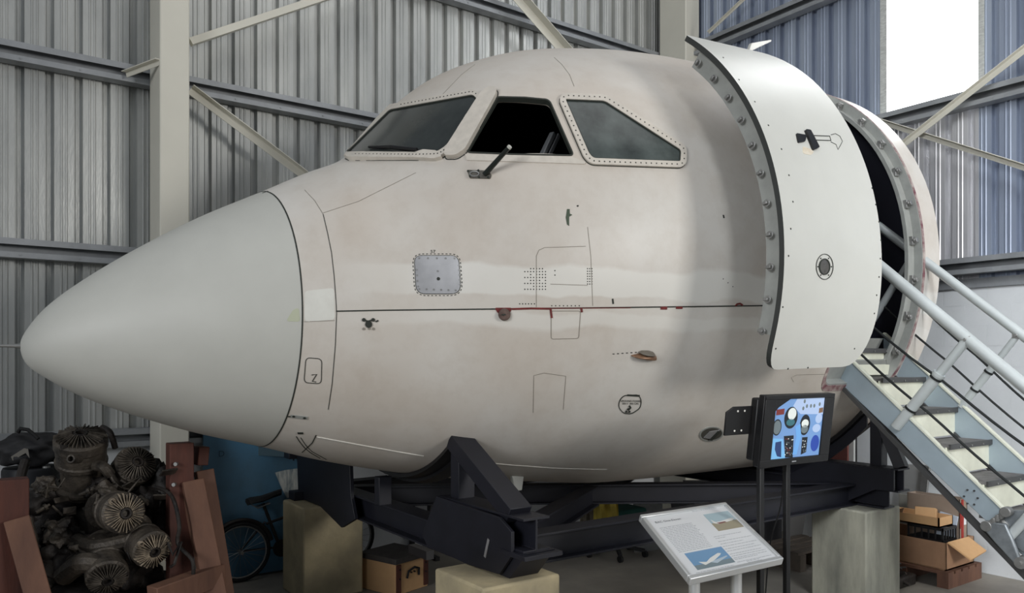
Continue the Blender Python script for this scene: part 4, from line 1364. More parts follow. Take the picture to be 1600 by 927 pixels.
mb = MB(); sbox(mb, 0, 1, 0, .045, -.03, .012); sbox(mb, 0, 1, .955, 1, -.03, .012); sbox(mb, 0, .035, .045, .955, -.03, .012); sbox(mb, .965, 1, .045, .955, -.03, .012)
build('frame', mb, SILV, sgn, bevel=.005)
for u, v in ((.17, .80), (.62, .80)):
    c = sg_(u, v, -.03); build('post', MB().cyl((c.x, c.y, 0), c, .03, n=18), SILV, sgn, smooth=True)
c = sg_(.4, .8); build('foot_plate', MB().box((c.x, c.y, .012), (.6, .45, .024), Matrix.Rotation(atan2(ux.y, ux.x), 3, 'Z')), SILV, sgn, bevel=.004)
def stext(txt, u, v, h, m, par=board):
    cu = bpy.data.curves.new('lettering', 'FONT'); cu.body = txt; cu.size = h / .72; cu.resolution_u = 3
    o = bpy.data.objects.new('lettering', cu); COL.objects.link(o)
    dg = bpy.context.evaluated_depsgraph_get(); dg.update()
    me = bpy.data.meshes.new_from_object(o.evaluated_get(dg)); bpy.data.objects.remove(o, do_unlink=True)
    a, b = ux.normalized(), uy.normalized(); base = BASE[par]
    for w in me.vertices: w.co = sg_(u, v, .0012) + a * w.co.x - b * w.co.y - base
    me.materials.clear(); me.materials.append(m)
    o = bpy.data.objects.new('lettering', me); COL.objects.link(o); o.parent = par; BASE[o] = base
stext('BAC One-Eleven', .10, .155, .0215, INK)
rnd = random.Random(5)
def tlines(u0, u1, v0, v1, n, ragged=.0, th=.0032):
    mb = MB()
    for k in range(n):
        v = v0 + (v1 - v0) * k / max(1, n - 1); u = u0
        e = u1 - rnd.random() * ragged
        while u < e:
            w = .012 + rnd.random() * .03; w = min(w, e - u)
            sbox(mb, u, u + w, v, v + th * 1.6, .0004, .0012); u += w + .007
    build('small_print', mb, INKL, board)
tlines(.10, .475, .235, .62, 17, .03)
tlines(.56, .86, .055, .055, 1)
for v, e in ((.50, .86), (.53, .66), (.58, .93), (.62, .80), (.66, .93), (.70, .88), (.735, .93), (.78, .90), (.81, .93), (.84, .93), (.86, .80), (.90, .93)):
    tlines(.545, e, v, v, 1)
tlines(.10, .50, .925, .945, 2, .2); tlines(.64, .80, .915, .935, 2, .05)
def pic(u0, u1, v0, v1, cols, name):
    n = len(cols)
    p = None
    for k, (f0, f1, c) in enumerate(cols):
        mb = sbox(MB(), u0, u1, v0 + (v1 - v0) * f0, v0 + (v1 - v0) * f1, .0004, .0012)
        o = build(name if k == 0 else 'picture_band', mb, mat('print_%d_%d' % (int(u0 * 1000), k), c, .35), board)
pic(.645, .945, .135, .43, [(0, .55, srgb(166, 188, 196)), (.55, 1, srgb(156, 148, 126))], 'printed_picture')
pic(.135, .53, .655, .895, [(0, .75, srgb(112, 152, 188)), (.75, 1, srgb(120, 136, 142))], 'printed_picture')
WPR = mat('print_white', srgb(222, 222, 218), .4)
def spoly(pts, m, d=.0022): build('printed_aircraft', MB().prism([sg_(u, v, d) for u, v in pts], -un2 * .001), m, board)
spoly([(.67, .235), (.70, .29), (.76, .285), (.90, .26), (.93, .275), (.90, .30), (.72, .325), (.67, .30)], WPR)
spoly([(.70, .305), (.80, .30), (.81, .315), (.72, .325)], mat('print_red', srgb(130, 84, 80), .5), .0026)
spoly([(.20, .80), (.27, .82), (.33, .78), (.44, .735), (.47, .745), (.45, .765), (.35, .82), (.24, .855)], WPR)
spoly([(.30, .83), (.50, .79), (.51, .80), (.36, .86)], mat('print_haze', srgb(176, 190, 200), .5), .0018)

# ------------------------------------------------------------------ radial engine on its timber cradle (left)
def cyl_unit(par, hx, hy, d, dirc, R, L, headcol):
    """head centre at photo point (hx,hy), depth d; dirc = camera-space direction (right, away, up) pointing out of the engine"""
    h = at_d(hx, hy, d); v = Vector((S * dirc[1] + C * dirc[0], C * dirc[1] - S * dirc[0], dirc[2])).normalized()
    b = h - v * L
    c = build('cylinder_barrel', MB().lathe(b, v, [(0, R * .82), (L * .08, R * .84), (L * .1, R * 1.02), (L * .14, R * 1.02), (L * .16, R * .78), (L * .5, R * .80), (L * .52, R * .97), (L * .58, R * .99), (L * .60, R * .93), (L * .80, R * .95), (L * .82, R * 1.0), (L * .94, R * 1.0), (L * .97, R * .9), (L * .99, R * .55)], 32), CYLM, par, smooth=True, ang=28)
    _, r, u = MB().frame(b, h, (0, 0, 1))
    mb = MB(); rn = random.Random(int(hx * 7 + hy))
    n = 34
    for k in range(n):
        a = 2 * pi * k / n + rn.uniform(-.03, .03); dr = r * cos(a) + u * sin(a); tn = -r * sin(a) + u * cos(a)
        o_ = R * rn.uniform(.86, 1.0); q = rn.uniform(.0, .012)
        mb.prism([h + dr * R * .26 - v * .03, h + dr * o_ - v * .035, h + dr * o_ * .98 + v * (.002 + q * .4), h + dr * R * .30 + v * (.02 + q)], tn * .0035)
    build('cooling_fins', mb, headcol, c)
    mb = MB().lathe(h - v * .02, v, [(0, R * .30), (.03, R * .30), (.045, R * .26), (.045, R * .18), (.01, R * .17)], 20)
    build('valve_port', mb, GRIME, c, smooth=True)
    for k in range(3):
        a = 2 * pi * k / 3 + rn.random() * 1.6; dr = r * cos(a) + u * sin(a)
        build('rocker_boss', MB().lathe(h + dr * R * .80 - v * .03, v, [(0, R * .2), (.025, R * .17), (.028, R * .1), (.016, R * .08)], 10), GRIME if k else headcol, c, smooth=True)
    return b, h, v
ED = 4.9
eng = thing('radial_engine', 'grimy dismantled radial aircraft engine lying in a timber frame at left', 'engine', tuple(at_d(140, 1000, ED + .2)))
hub = at_d(95, 850, ED + .42); ax = Vector((S * -.75 + C * -.35, C * -.75 - S * -.35, .12)).normalized()
build('crankcase', MB().lathe(hub - ax * .25, ax, [(0, .18), (.02, .34), (.10, .36), (.12, .33), (.30, .33), (.32, .37), (.38, .37), (.40, .26), (.46, .24), (.50, .12), (.62, .10)], 36), GRIME, eng, smooth=True, ang=30)
units = [(126, 681, ED, (.20, -.42, 1.0), .158, .42, FINM), (214, 724, ED + .1, (.62, -.60, .50), .130, .33, FINM), (195, 802, ED - .3, (.80, -.80, .06), .125, .36, FINP),
         (240, 861, ED - .25, (.80, -.70, -.28), .118, .34, FINP), (168, 905, ED - .35, (.5, -.8, -.5), .12, .34, FINM), (60, 925, ED - .2, (-.2, -.7, -.8), .12, .34, FINM)]
for (x, y, d, dc, R, L, fm) in units:
    b, h, v = cyl_unit(eng, x, y, d, dc, R * .98, L, fm)
# blown casing lumps and pipes
def lump(px, py, d, r, seed, m=GRIME, name='casing_lump', sc_=(1, 1, 1)):
    rn = random.Random(seed); c = at_d(px, py, d)
    bm = bmesh.new(); bmesh.ops.create_icosphere(bm, subdivisions=4, radius=r)
    for v in bm.verts:
        k = 1 + .22 * sin(v.co.x * 5 / r + seed) * cos(v.co.z * 6 / r + seed * 2) + .10 * sin(v.co.y * 13 / r) + rn.uniform(-.09, .09)
        v.co = Vector((v.co.x * sc_[0], v.co.y * sc_[1], v.co.z * sc_[2])) * k + c
    vs = [v.co.copy() for v in bm.verts]; fs = [tuple(w.index for w in f.verts) for f in bm.faces]; bm.free()
    return build(name, (vs, fs), m, eng, smooth=True, ang=50)
lump(75, 790, ED + .15, .17, 1, sc_=(1.2, 1, .9)); lump(50, 870, ED + .0, .20, 2, sc_=(1.1, 1, 1.3)); lump(110, 880, ED - .05, .16, 3, sc_=(1, 1, 1.2)); lump(150, 760, ED + .15, .12, 4)
lump(255, 800, ED + .25, .16, 5, sc_=(1, 1, 1.6)); lump(200, 880, ED + .1, .18, 6); lump(130, 940, ED, .25, 8, sc_=(2, 1, 1)); lump(20, 800, ED + .3, .16, 9); lump(240, 760, ED + .4, .14, 12, sc_=(1, 1, 1.3))
lump(95, 835, ED - .1, .09, 21, CYLM); lump(150, 860, ED - .15, .10, 22, CYLM, sc_=(1.4, 1, .8)); lump(70, 760, ED + .02, .06, 23, CYLM); lump(165, 770, ED - .05, .07, 24, CYLM)
def pipe(pts, r, m=GRIME, name='engine_pipe', dd=0):
    P = [at_d(x, y, d) for x, y, d in pts]; Q = []
    for i in range(len(P) - 1):
        for k in range(6):
            p0 = P[max(i - 1, 0)]; p1 = P[i]; p2 = P[i + 1]; p3 = P[min(i + 2, len(P) - 1)]; s = k / 6
            Q.append(.5 * ((2 * p1) + (p2 - p0) * s + (2 * p0 - 5 * p1 + 4 * p2 - p3) * s * s + (3 * p1 - p0 - 3 * p2 + p3) * s ** 3))
    Q.append(P[-1])
    return build(name, MB().tube(Q, r, n=10), m, eng, smooth=True)
pipe([(160, 668, ED + .1), (172, 676, ED + .05), (180, 700, ED + .1)], .018)
pipe([(150, 728, ED), (162, 730, ED - .05), (172, 742, ED - .02)], .034, CYLM)
pipe([(240, 760, ED), (268, 775, ED - .1), (280, 820, ED - .15), (278, 850, ED - .15), (300, 875, ED - .2), (302, 898, ED - .2)], .012)
pipe([(120, 845, ED - .15), (150, 855, ED - .25), (200, 845, ED - .2)], .045, CYLM, 'intake_pipe')
pipe([(100, 900, ED - .25), (130, 880, ED - .35), (170, 885, ED - .3)], .06, CYLM, 'intake_pipe')
pipe([(40, 720, ED + .2), (30, 760, ED + .1), (34, 800, ED)], .03)
pipe([(45, 810, ED - .2), (55, 860, ED - .25), (52, 920, ED - .25)], .022, CYLM)
rn = random.Random(41)
for k in range(34):
    px = rn.uniform(30, 275); py = rn.uniform(735, 905); d = ED + rn.uniform(-.22, .12)
    c = at_d(px, py, d); v = Vector((rn.uniform(-1, 1), rn.uniform(-1, .2), rn.uniform(-1, 1))).normalized()
    q = k % 3
    if q == 0: build('bolt_stud', MB().lathe(c, v, [(0, .012), (.05, .012), (.05, .020), (.066, .020), (.066, .008), (.085, .008)], 8), CYLM, eng)
    elif q == 1: build('torn_casing', MB().box(c, (rn.uniform(.04, .11), .012, rn.uniform(.03, .09)), Matrix.Rotation(rn.uniform(-1, 1), 3, 'Z') @ Matrix.Rotation(rn.uniform(-1, 1), 3, 'X')), CYLM if k % 2 else GRIME, eng, bevel=.004)
    else:
        P = [c + Vector((rn.uniform(-.07, .07), rn.uniform(-.03, .03), rn.uniform(-.08, .08))) for _ in range(5)]
        build('oil_line', MB().tube(P, rn.uniform(.005, .010), n=7), GRIME if k % 2 else CYLM, eng, smooth=True)
h0 = at_d(108, 720, ED - .30); build('spark_plug_hole', MB().lathe(h0 + Vector((S, C, 0)) * .10, -Vector((S, C, -.1)), [(0, .030), (.075, .030), (.085, .024), (.085, .016), (.05, .014)], 18), CYLM, eng, smooth=True)
# black bag behind the top cylinder
mb = MB(); rn = random.Random(11)
bm = bmesh.new(); bmesh.ops.create_icosphere(bm, subdivisions=4, radius=1)
c0 = at_d(50, 704, ED + .75)
for v in bm.verts:
    k = 1 + .10 * sin(v.co.x * 7 + 1) * sin(v.co.z * 6) + .05 * sin(v.co.y * 15 + v.co.z * 11)
    z = max(-.75, v.co.z); v.co = c0 + Vector((v.co.x * .24, v.co.y * .17, z * .13)) * k
vs = [v.co.copy() for v in bm.verts]; fs_ = [tuple(w.index for w in f.verts) for f in bm.faces]; bm.free()
bag = thing('soft_bag', 'black soft bag lying behind the upright engine cylinder at left', 'bag', tuple(c0 - Vector((0, 0, .1))))
build('bag_body', (vs, fs_), mat('black_bag_cloth', srgb(34, 34, 36), .7, var=.3, vscale=9, bump=.5, bscale=20), bag, smooth=True, ang=180)
dr = thing('steel_drum', 'dark steel drum under the black soft bag at the far left', 'drum', (c0.x, c0.y, 0))
zt0 = c0.z - .118
build('drum_body', MB().lathe((c0.x, c0.y, 0), (0, 0, 1), [(0, .18), (.02, .19), (zt0 * .32, .19), (zt0 * .34, .20), (zt0 * .36, .19), (zt0 * .64, .19), (zt0 * .66, .20), (zt0 * .68, .19), (zt0 - .02, .19), (zt0, .18)], 32), mat('dark_drum_paint', srgb(30, 32, 36), .5, .3, var=.2), dr, smooth=True)
build('drum_cap', MB().cyl((c0.x + .08, c0.y - .13, zt0 - .01), (c0.x + .08, c0.y - .13, zt0 + .012), .025, n=14), STEEL, dr)
hp = [at_d(*q, ED + .62) for q in ((28, 676), (32, 670), (44, 672), (54, 680), (60, 686))]
build('handle', MB().tube(hp, .014, n=8), RUBBER, bag, smooth=True)
build('pale_lining', MB().prism([at_d(*q, ED + .56) for q in ((17, 714), (38, 701), (44, 702), (46, 716), (40, 708), (20, 720))], Vector((0, .02, 0))), mat('pale_cloth', srgb(116, 112, 104), .8), bag)
# a support plinth of timber sleepers under engine and bag
tf = thing('timber_engine_frame', 'reddish timber frame with raking legs holding the old engine', 'frame', tuple(at_d(150, 1000, ED)))
def tbar(a, b, w, h, m=WOODR, nm='timber_post', up=(0, 1, 0)):
    return build(nm, MB().bar(a, b, w, h, up=up), m, tf, bevel=.006)
def vpost(px, pyt, d, w, h, m=WOODR, z0=0):
    p = at_d(px, pyt, d); return tbar((p.x, p.y, z0), p, w, h, m)
vpost(281, 692, ED + .05, .145, .12)
a = at_d(300, 752, ED + .05); b = at_d(330, 905, ED - .05); tbar(*ext(a, b, .0, .4), .13, .10, WOODT, 'raking_leg')
a = at_d(318, 735, ED + .2); b = at_d(345, 900, ED + .15); tbar(*ext(a, b, 0, .4), .11, .10, WOODT, 'raking_leg')
a = at_d(305, 712, ED + .15); b = at_d(322, 712, ED + .2); tbar(a, b, .12, .10, WOODR, 'cross_piece')
a = at_d(238, 935, ED - .4); b = at_d(345, 896, ED); tbar(a, b, .10, .13, WOODT, 'cross_piece', (0, 0, 1))
vpost(20, 748, ED - .55, .15, .12)
a = at_d(-60, 748, ED - .5); b = at_d(8, 748, ED - .5)
a = at_d(26, 812, ED - .58); b = at_d(52, 905, ED - .62); tbar(*ext(a, b, 0, .4), .125, .10, WOODT, 'raking_leg')
build('timber_panel', MB().prism([at_d(*q, ED - .45) for q in ((-40, 750), (8, 750), (12, 860), (14, 1050), (-40, 1050))], Vector((0, .05, 0))), WOODR, tf)
a = at_d(10, 1000, ED - .3); b = at_d(300, 1000, ED); tbar(a, b, .2, .2, WOODT, 'cross_piece', (0, 0, 1))
for px, py in ((276, 725), (273, 757)):
    c = at_d(px, py, ED - .03); build('bolt_head', MB().cyl(c, c - Vector((S, C, 0)) * .02, .012, n=10), STEEL, tf)
c = at_d(276, 725, ED)
# support under crankcase so that nothing floats
tbar(at_d(60, 990, ED + .2), at_d(240, 990, ED + .2), .35, .25, WOODR, 'sleeper', (0, 0, 1))

# ------------------------------------------------------------------ bicycle against the blue sheet
BY = 7.17
bk = thing('bicycle', 'old dark bicycle leaning behind the left concrete plinth', 'bicycle', (2.6, BY, 0))
DK = mat('dark_bicycle_paint', srgb(40, 36, 34), .5, .3)
def wheel(cx, cz, R, nm='wheel'):
    P = [(cx + R * cos(2 * pi * k / 40), BY, cz + R * sin(2 * pi * k / 40)) for k in range(40)]
    w = build(nm, MB().tube(P, .018, n=8, closed=True), RUBBER, bk, smooth=True)
    P = [(cx + (R - .022) * cos(2 * pi * k / 40), BY, cz + (R - .022) * sin(2 * pi * k / 40)) for k in range(40)]
    build('rim', MB().tube(P, .009, n=6, closed=True), STEEL, w, smooth=True)
    mb = MB()
    for k in range(20):
        a = 2 * pi * k / 20; mb.cyl((cx, BY + (.02 if k % 2 else -.02), cz), (cx + (R - .03) * cos(a), BY, cz + (R - .03) * sin(a)), .0015, n=4)
    build('spokes', mb, STEEL, w); build('axle', MB().cyl((cx, BY - .05, cz), (cx, BY + .05, cz), .016, n=10), STEEL, w)
wr_ = at_y(376, 862, BY).x; wf = at_y(545, 858, BY).x; R_ = .255
wheel(wr_, R_ + .018, R_); wheel(wf, R_ + .018, R_)
sp = at_y(411, 782, BY); bb_ = Vector((wr_ + .36, BY, .27)); hd = Vector((wf - .16, BY, .66)); hb_ = Vector((wf - .12, BY, .55))
fr_ = build('bicycle_frame', MB().tube([bb_, sp - Vector((0, 0, .03))], .015, n=8).tube([bb_, hb_], .015, n=8).tube([sp - Vector((-.03, 0, .22)), hd], .013, n=8).tube([bb_, (wr_, BY + .03, R_ + .018)], .010, n=8).tube([sp - Vector((-.02, 0, .2)), (wr_, BY + .03, R_ + .018)], .009, n=8).tube([hd + Vector((-.02, 0, .08)), (wf, BY + .05, R_ + .018)], .014, n=8), DK, bk, smooth=True)
P = [Vector(q) for q in ((-.14, 0, .0), (-.10, 0, .01), (.0, 0, .02), (.10, 0, .05), (.17, 0, .065))]
mb = MB(); rows = []
for q, w in zip(P, (.075, .085, .06, .03, .018)):
    for yy, zz in ((-w, -.01), (-w * .8, .018), (0, .026), (w * .8, .018), (w, -.01), (0, -.035)): rows.append(sp + q + Vector((0, yy, zz)))
fs_ = [(i * 6 + k, i * 6 + (k + 1) % 6, (i + 1) * 6 + (k + 1) % 6, (i + 1) * 6 + k) for i in range(4) for k in range(6)] + [tuple(range(6))[::-1], tuple(range(24, 30))]
build('saddle', mb.add(rows, fs_), RUBBER, bk, smooth=True, ang=50)
build('saddle_springs', MB().tube([sp + Vector((-.12, -.04, -.02)), sp + Vector((-.06, -.04, -.06)), sp + Vector((.06, -.02, -.03))], .006, n=6).tube([sp + Vector((-.12, .04, -.02)), sp + Vector((-.06, .04, -.06)), sp + Vector((.06, .02, -.03))], .006, n=6), STEEL, bk)
build('crank', MB().cyl(bb_ - Vector((0, .05, 0)), bb_ - Vector((0, .04, 0)), .08, n=24).bar(bb_ - Vector((0, .06, 0)), bb_ + Vector((.10, -.06, -.12)), .015, .02).box(bb_ + Vector((.10, -.10, -.13)), (.08, .07, .02)), DK, bk)
P = [(wr_ + (R_ + .035) * cos(a), BY, R_ + .018 + (R_ + .035) * sin(a)) for a in [radians(15 + k * 9) for k in range(19)]]
build('mudguard', MB().tube(P, .02, n=6), DK, bk, smooth=True)
build('handlebar', MB().tube([hd + Vector((-.02, 0, .08)), hd + Vector((-.03, 0, .14)), hd + Vector((-.02, -.16, .18)), hd + Vector((-.14, -.2, .17))], .012, n=8), STEEL, bk, smooth=True)

# blue covered sheet stack against the wall
bl = thing('blue_covered_panel', 'tall blue plastic-wrapped panel standing behind the bicycle', 'panel', (2.25, 7.30, 0))
x0 = at_y(318, 800, 7.285).x; x1 = at_y(492, 800, 7.285).x
mb = MB(); nx, nz = 22, 16; vs = []
for j in range(nz + 1):
    for i in range(nx + 1):
        x = x0 + (x1 - x0) * i / nx; z = .02 + 1.44 * j / nz
        vs.append(Vector((x, 7.285 + .012 * sin(x * 9 + z * 3) + .010 * sin(z * 11 + x * 5), z)))
vs += [v + Vector((0, .035, 0)) for v in vs]; n = (nx + 1) * (nz + 1); fs_ = []
for j in range(nz):
    for i in range(nx):
        a = j * (nx + 1) + i; q = (a, a + 1, a + nx + 2, a + nx + 1); fs_ += [q, tuple(w + n for w in reversed(q))]
edge = [i for i in range(nx + 1)] + [j * (nx + 1) + nx for j in range(1, nz + 1)] + [nz * (nx + 1) + i for i in range(nx - 1, -1, -1)] + [j * (nx + 1) for j in range(nz - 1, 0, -1)]
for i in range(len(edge)):
    a, b = edge[i], edge[(i + 1) % len(edge)]; fs_.append((a, b, b + n, a + n))
build('blue_sheet', mb.add(vs, fs_), BLUEP, bl, smooth=True, ang=40)
WRAP = mat('painted_glint_wrap', srgb(214, 214, 206), .18, vscale=14, col2=srgb(120, 134, 140), bump=.5, bscale=9, stretch=(2.5, 1, .5))  # clear wrap with its bright glints put into the pale colour
pts = [at_y(*q, 7.258) for q in ((430, 739), (446, 735), (468, 732), (484, 734), (492, 770), (486, 777), (448, 778), (440, 762))]
build('glint_wrap', MB().prism(pts, Vector((0, .012, 0))), WRAP, bl)
pts = [at_y(*q, 7.258) for q in ((404, 686), (470, 695), (474, 716), (404, 712))]
build('printed_strip', MB().prism(pts, Vector((0, .012, 0))), mat('pale_blue_strip', srgb(84, 108, 120), .5), bl)
build('dark_mark', MB().prism([at_y(*q, 7.25) for q in ((458, 711), (460, 711), (460, 720), (458, 720))], Vector((0, .01, 0))).prism([at_y(*q, 7.25) for q in ((467, 711), (469, 711), (469, 720), (467, 720))], Vector((0, .01, 0))), BLACK, bl)
def wall_text(txt, px, py, y, h, m, par):
    cu = bpy.data.curves.new('lettering', 'FONT'); cu.body = txt; cu.size = h / .72
    o = bpy.data.objects.new('lettering', cu); COL.objects.link(o)
    dg = bpy.context.evaluated_depsgraph_get(); dg.update()
    me = bpy.data.meshes.new_from_object(o.evaluated_get(dg)); bpy.data.objects.remove(o, do_unlink=True)
    p = at_y(px, py, y); base = BASE[par]
    for w in me.vertices: w.co = p + Vector((w.co.x, 0, w.co.y)) - base
    me.materials.clear(); me.materials.append(m)
    o = bpy.data.objects.new('lettering', me); COL.objects.link(o); o.parent = par; BASE[o] = base
wall_text('D', 341, 714, 7.25, .055, mat('faded_blue_ink', srgb(40, 66, 84), .6), bl)
# dark cylinder object on plinth edge
# metal table frame behind the cradle
tb = thing('metal_trestle', 'thin black metal trestle frame standing near the back wall under the nose', 'trestle', (3.9, 7.0, 0))
for px in (644, 672):
    p = at_z(px, 868 if px > 650 else 857, 0); build('leg', MB().bar((p.x, p.y, 0), (p.x, p.y, 1.0), .045, .045, up=(0, 1, 0)), BLACK, tb)
p0 = at_z(612, 858, .02); p1 = at_z(686, 874, .02)
build('foot_bar', MB().bar(at_z(615, 862, .02), at_z(645, 857, .02), .04, .04), BLACK, tb); build('foot_bar', MB().bar(at_z(640, 856, .02), at_z(684, 874, .02), .05, .04), BLACK, tb)
pa = at_z(644, 857, 1.0); pb = at_z(672, 868, 1.0); build('top_bar', MB().bar(pa, pb, .045, .045), BLACK, tb)
# wooden ammunition-type crate
cx = thing('wooden_crate', 'worn wooden crate with a dark lid right of the left concrete plinth', 'crate', tuple(at_d(600, 925, 6.8)))
A = at_d(584, 891, 6.5); B = at_d(637, 871, 6.82)
A += Vector((.20, 0, 0)); B += Vector((.20, 0, 0)); A.z = B.z = (A.z + B.z) / 2
d1 = (B - A); n1v = Vector((-d1.y, d1.x, 0)).normalized()
mb = MB().prism([A, B, B + n1v * .42, A + n1v * .42], Vector((0, 0, -A.z))); body = build('crate_body', mb, CARDL, cx, bevel=.006)
mb = MB().prism([A - d1 * .04 - n1v * .02, B + d1 * .04 - n1v * .02, B + d1 * .04 + n1v * .44, A - d1 * .04 + n1v * .44], Vector((0, 0, .05))); build('crate_lid', mb, mat('dark_lid', srgb(64, 60, 58), .7, var=.2, vscale=12), cx, bevel=.006)
fr1 = lambda u, z, o=0: A + d1 * u - n1v * (.004 + o) + Vector((0, 0, z))
for u in (.08, .92):
    build('crate_batten', MB().bar(fr1(u, -.01), fr1(u, -A.z + .02), .05, .02, up=tuple(n1v)), WOODR, cx)
mb = MB(); mb.tube([fr1(.32, -.14, .01), fr1(.34, -.08, .02), fr1(.5, -.055, .03), fr1(.66, -.08, .02), fr1(.68, -.14, .01)], .010, n=8); build('handle', mb, RUBBER, cx)
mb = MB()
for u, z in ((.45, -.10), (.55, -.10), (.1, -.05), (.9, -.05), (.1, -.13), (.9, -.13)): mb.cyl(fr1(u, z, 0), fr1(u, z, .016), .008, n=8)
build('nail_heads', mb, BLACK, cx)

# ------------------------------------------------------------------ swivel chair heaped with cloth behind the cradle
cb = at_z(962, 868, 0); ch = thing('swivel_chair', 'green swivel chair with a star base seen below the cradle beams', 'chair', (cb.x, cb.y, 0))
for k in range(5):
    a = 2 * pi * k / 5 + .35; e = cb + Vector((.30 * cos(a), .30 * sin(a), .07))
    lg = build('leg', MB().bar(cb + Vector((0, 0, .11)), e, .04, .03), BLACK, ch, bevel=.004)
    build('caster', MB().cyl(e + Vector((-.015, 0, -.035)), e + Vector((.015, 0, -.035)), .034, n=12), RUBBER, lg)
build('gas_column', MB().cyl(cb + Vector((0, 0, .09)), cb + Vector((0, 0, .42)), .028, n=14), BLACK, ch)
build('seat', MB().box(cb + Vector((0, 0, .46)), (.46, .46, .09)), GRN, ch, bevel=.03)
build('backrest', MB().box(cb + Vector((-.16, .2, .74)), (.40, .07, .34)), GRN, ch, bevel=.03)
a1 = cb + Vector((-.05, .24, .45)); build('back_stem', MB().bar(a1, a1 + Vector((-.06, .03, .28)), .05, .02), BLACK, ch)
P = [cb + Vector((.24 * cos(t) + .05, -.2, .55 + .13 * sin(t))) for t in [pi * k / 8 for k in range(9)]]
build('armrest', MB().tube(P, .014, n=8), BLACK, ch, smooth=True)
def cloth(x0p, x1p, y0p, y1p, d, m, name, label, cat, amp=.03):
    mb = MB(); vs = []; nx, nz = 14, 12
    for j in range(nz + 1):
        for i in range(nx + 1):
            u = i / nx; v = j / nz
            px = x0p + (x1p - x0p) * (u + .12 * sin(v * 3)) ; py = y1p + (y0p - y1p) * v
            p = at_d(px, py, d + amp * sin(u * 14 + v * 2) + .02 * v); vs.append(p)
    n = len(vs); vs += [v + Vector((0, .02, 0)) for v in vs]; fs_ = []
    for j in range(nz):
        for i in range(nx):
            a = j * (nx + 1) + i; q = (a, a + 1, a + nx + 2, a + nx + 1); fs_ += [q, tuple(w + n for w in reversed(q))]
    edge = [i for i in range(nx + 1)] + [j * (nx + 1) + nx for j in range(1, nz + 1)] + [nz * (nx + 1) + i for i in range(nx - 1, -1, -1)] + [j * (nx + 1) for j in range(nz - 1, 0, -1)]
    for i in range(len(edge)):
        a, b = edge[i], edge[(i + 1) % len(edge)]; fs_.append((a, b, b + n, a + n))
    mb.add(vs, fs_)
    o = build(name, mb, m, smooth=True, ang=60, loc=tuple(at_d((x0p + x1p) / 2, y1p, d))); return setp(o, label, cat)
cloth(925, 962, 770, 842, 7.45, YEL, 'yellow_jacket', 'crumpled yellow jacket draped over the swivel chair', 'jacket')
cloth(905, 932, 775, 845, 7.55, mat('grey_brown_cloth', srgb(104, 98, 86), .9, var=.2, vscale=12), 'grey_jacket', 'grey-brown cloth hanging left of the yellow jacket', 'cloth')

# boards and sheets leaning in the gap under the fuselage
def board(name, pts, d0, m, label, cat='board', th=.03, top_back=0.0):
    P = []
    for px, py in pts: P.append(at_d(px, py, d0))
    b0 = min(p.z for p in P)
    for p in P: p.y += 0
    o = build(name, MB().prism(P, Vector((S, C, 0)) * th), m, loc=(P[0].x, P[0].y, b0), bevel=.004)
    return setp(o, label, cat)
board('grey_board', ((990, 764), (1036, 764), (1034, 858), (990, 866)), 8.15, GREYB, 'grey board standing behind the star-base chair', th=.03)
board('dark_board', ((1046, 760), (1070, 760), (1092, 848), (1056, 854)), 8.35, DGREY, 'dark leaning board right of the grey board')
board('dark_cabinet', ((1076, 757), (1222, 757), (1222, 846), (1100, 850)), 8.5, DGREY, 'wide dark cabinet panel behind the television stand', 'cabinet', th=.3)
board('leaning_sheet', ((1233, 790), (1262, 790), (1250, 858), (1233, 853)), 8.2, mat('mid_grey_panel', srgb(92, 92, 92), .6), 'narrow grey panel leaning between the television pole and the grey plinth')
pal = thing('timber_pallet', 'dark timber pallet on the floor just left of the grey plinth', 'pallet', tuple(at_z(1250, 880, 0)))
c = at_z(1252, 878, 0); Rz = Matrix.Rotation(0.0, 3, 'Z')
for k in range(4): build('deck_board', MB().box(c + Vector((0, -.18 + k * .13, .17)), (.75, .09, .022)), mat('old_grey_wood', srgb(86, 78, 70), .8, var=.2, vscale=9), pal)
for k in range(3): build('stringer_block', MB().box(c + Vector((-.32 + k * .32, 0, .08)), (.09, .48, .155)), mat('old_grey_wood', srgb(86, 78, 70)), pal)
REDB = mat('reddish_brown_board', srgb(112, 66, 60), .7, var=.1)
def lean_r(name, pts, x, m, label, cat='board', th=.03):
    P = [at_x(px, py, x) for px, py in pts]; b0 = min(p.z for p in P)
    if b0 < .45:
        for p in P:
            if p.z < b0 + .1: p.z = 0
        b0 = 0
    o = build(name, MB().prism(P, (th, 0, 0)), m, loc=(x, P[0].y, b0), bevel=.003); return setp(o, label, cat)
lean_r('red_board', ((1276, 728), (1324, 678), (1324, 748), (1310, 830), (1276, 830)), 7.55, REDB, 'reddish brown board seen below the fuselage right of the television')
lean_r('white_upright', ((1326, 640), (1334, 640), (1334, 840), (1326, 840)), 7.6, mat('white_frame_edge', srgb(196, 198, 196), .5), 'slim white upright standing right of the reddish board', 'upright')
lean_r('upright_rod', ((1335, 640), (1337, 640), (1337, 840), (1335, 840)), 7.66, BLACK, 'thin dark upright rod beside the slim white upright', 'rod')
lean_r('cabinet_door_sheet', ((1404, 725), (1446, 727), (1430, 846), (1404, 846)), 7.76, mat('light_grey_door', srgb(150, 150, 148), .5), 'grey cabinet door leaning against the wall above the cardboard boxes', 'panel')
lean_r('metal_profile', ((1440, 726), (1452, 730), (1436, 846), (1428, 846)), 7.70, STEEL, 'slanted metal profile beside the leaning grey cabinet door', 'profile')
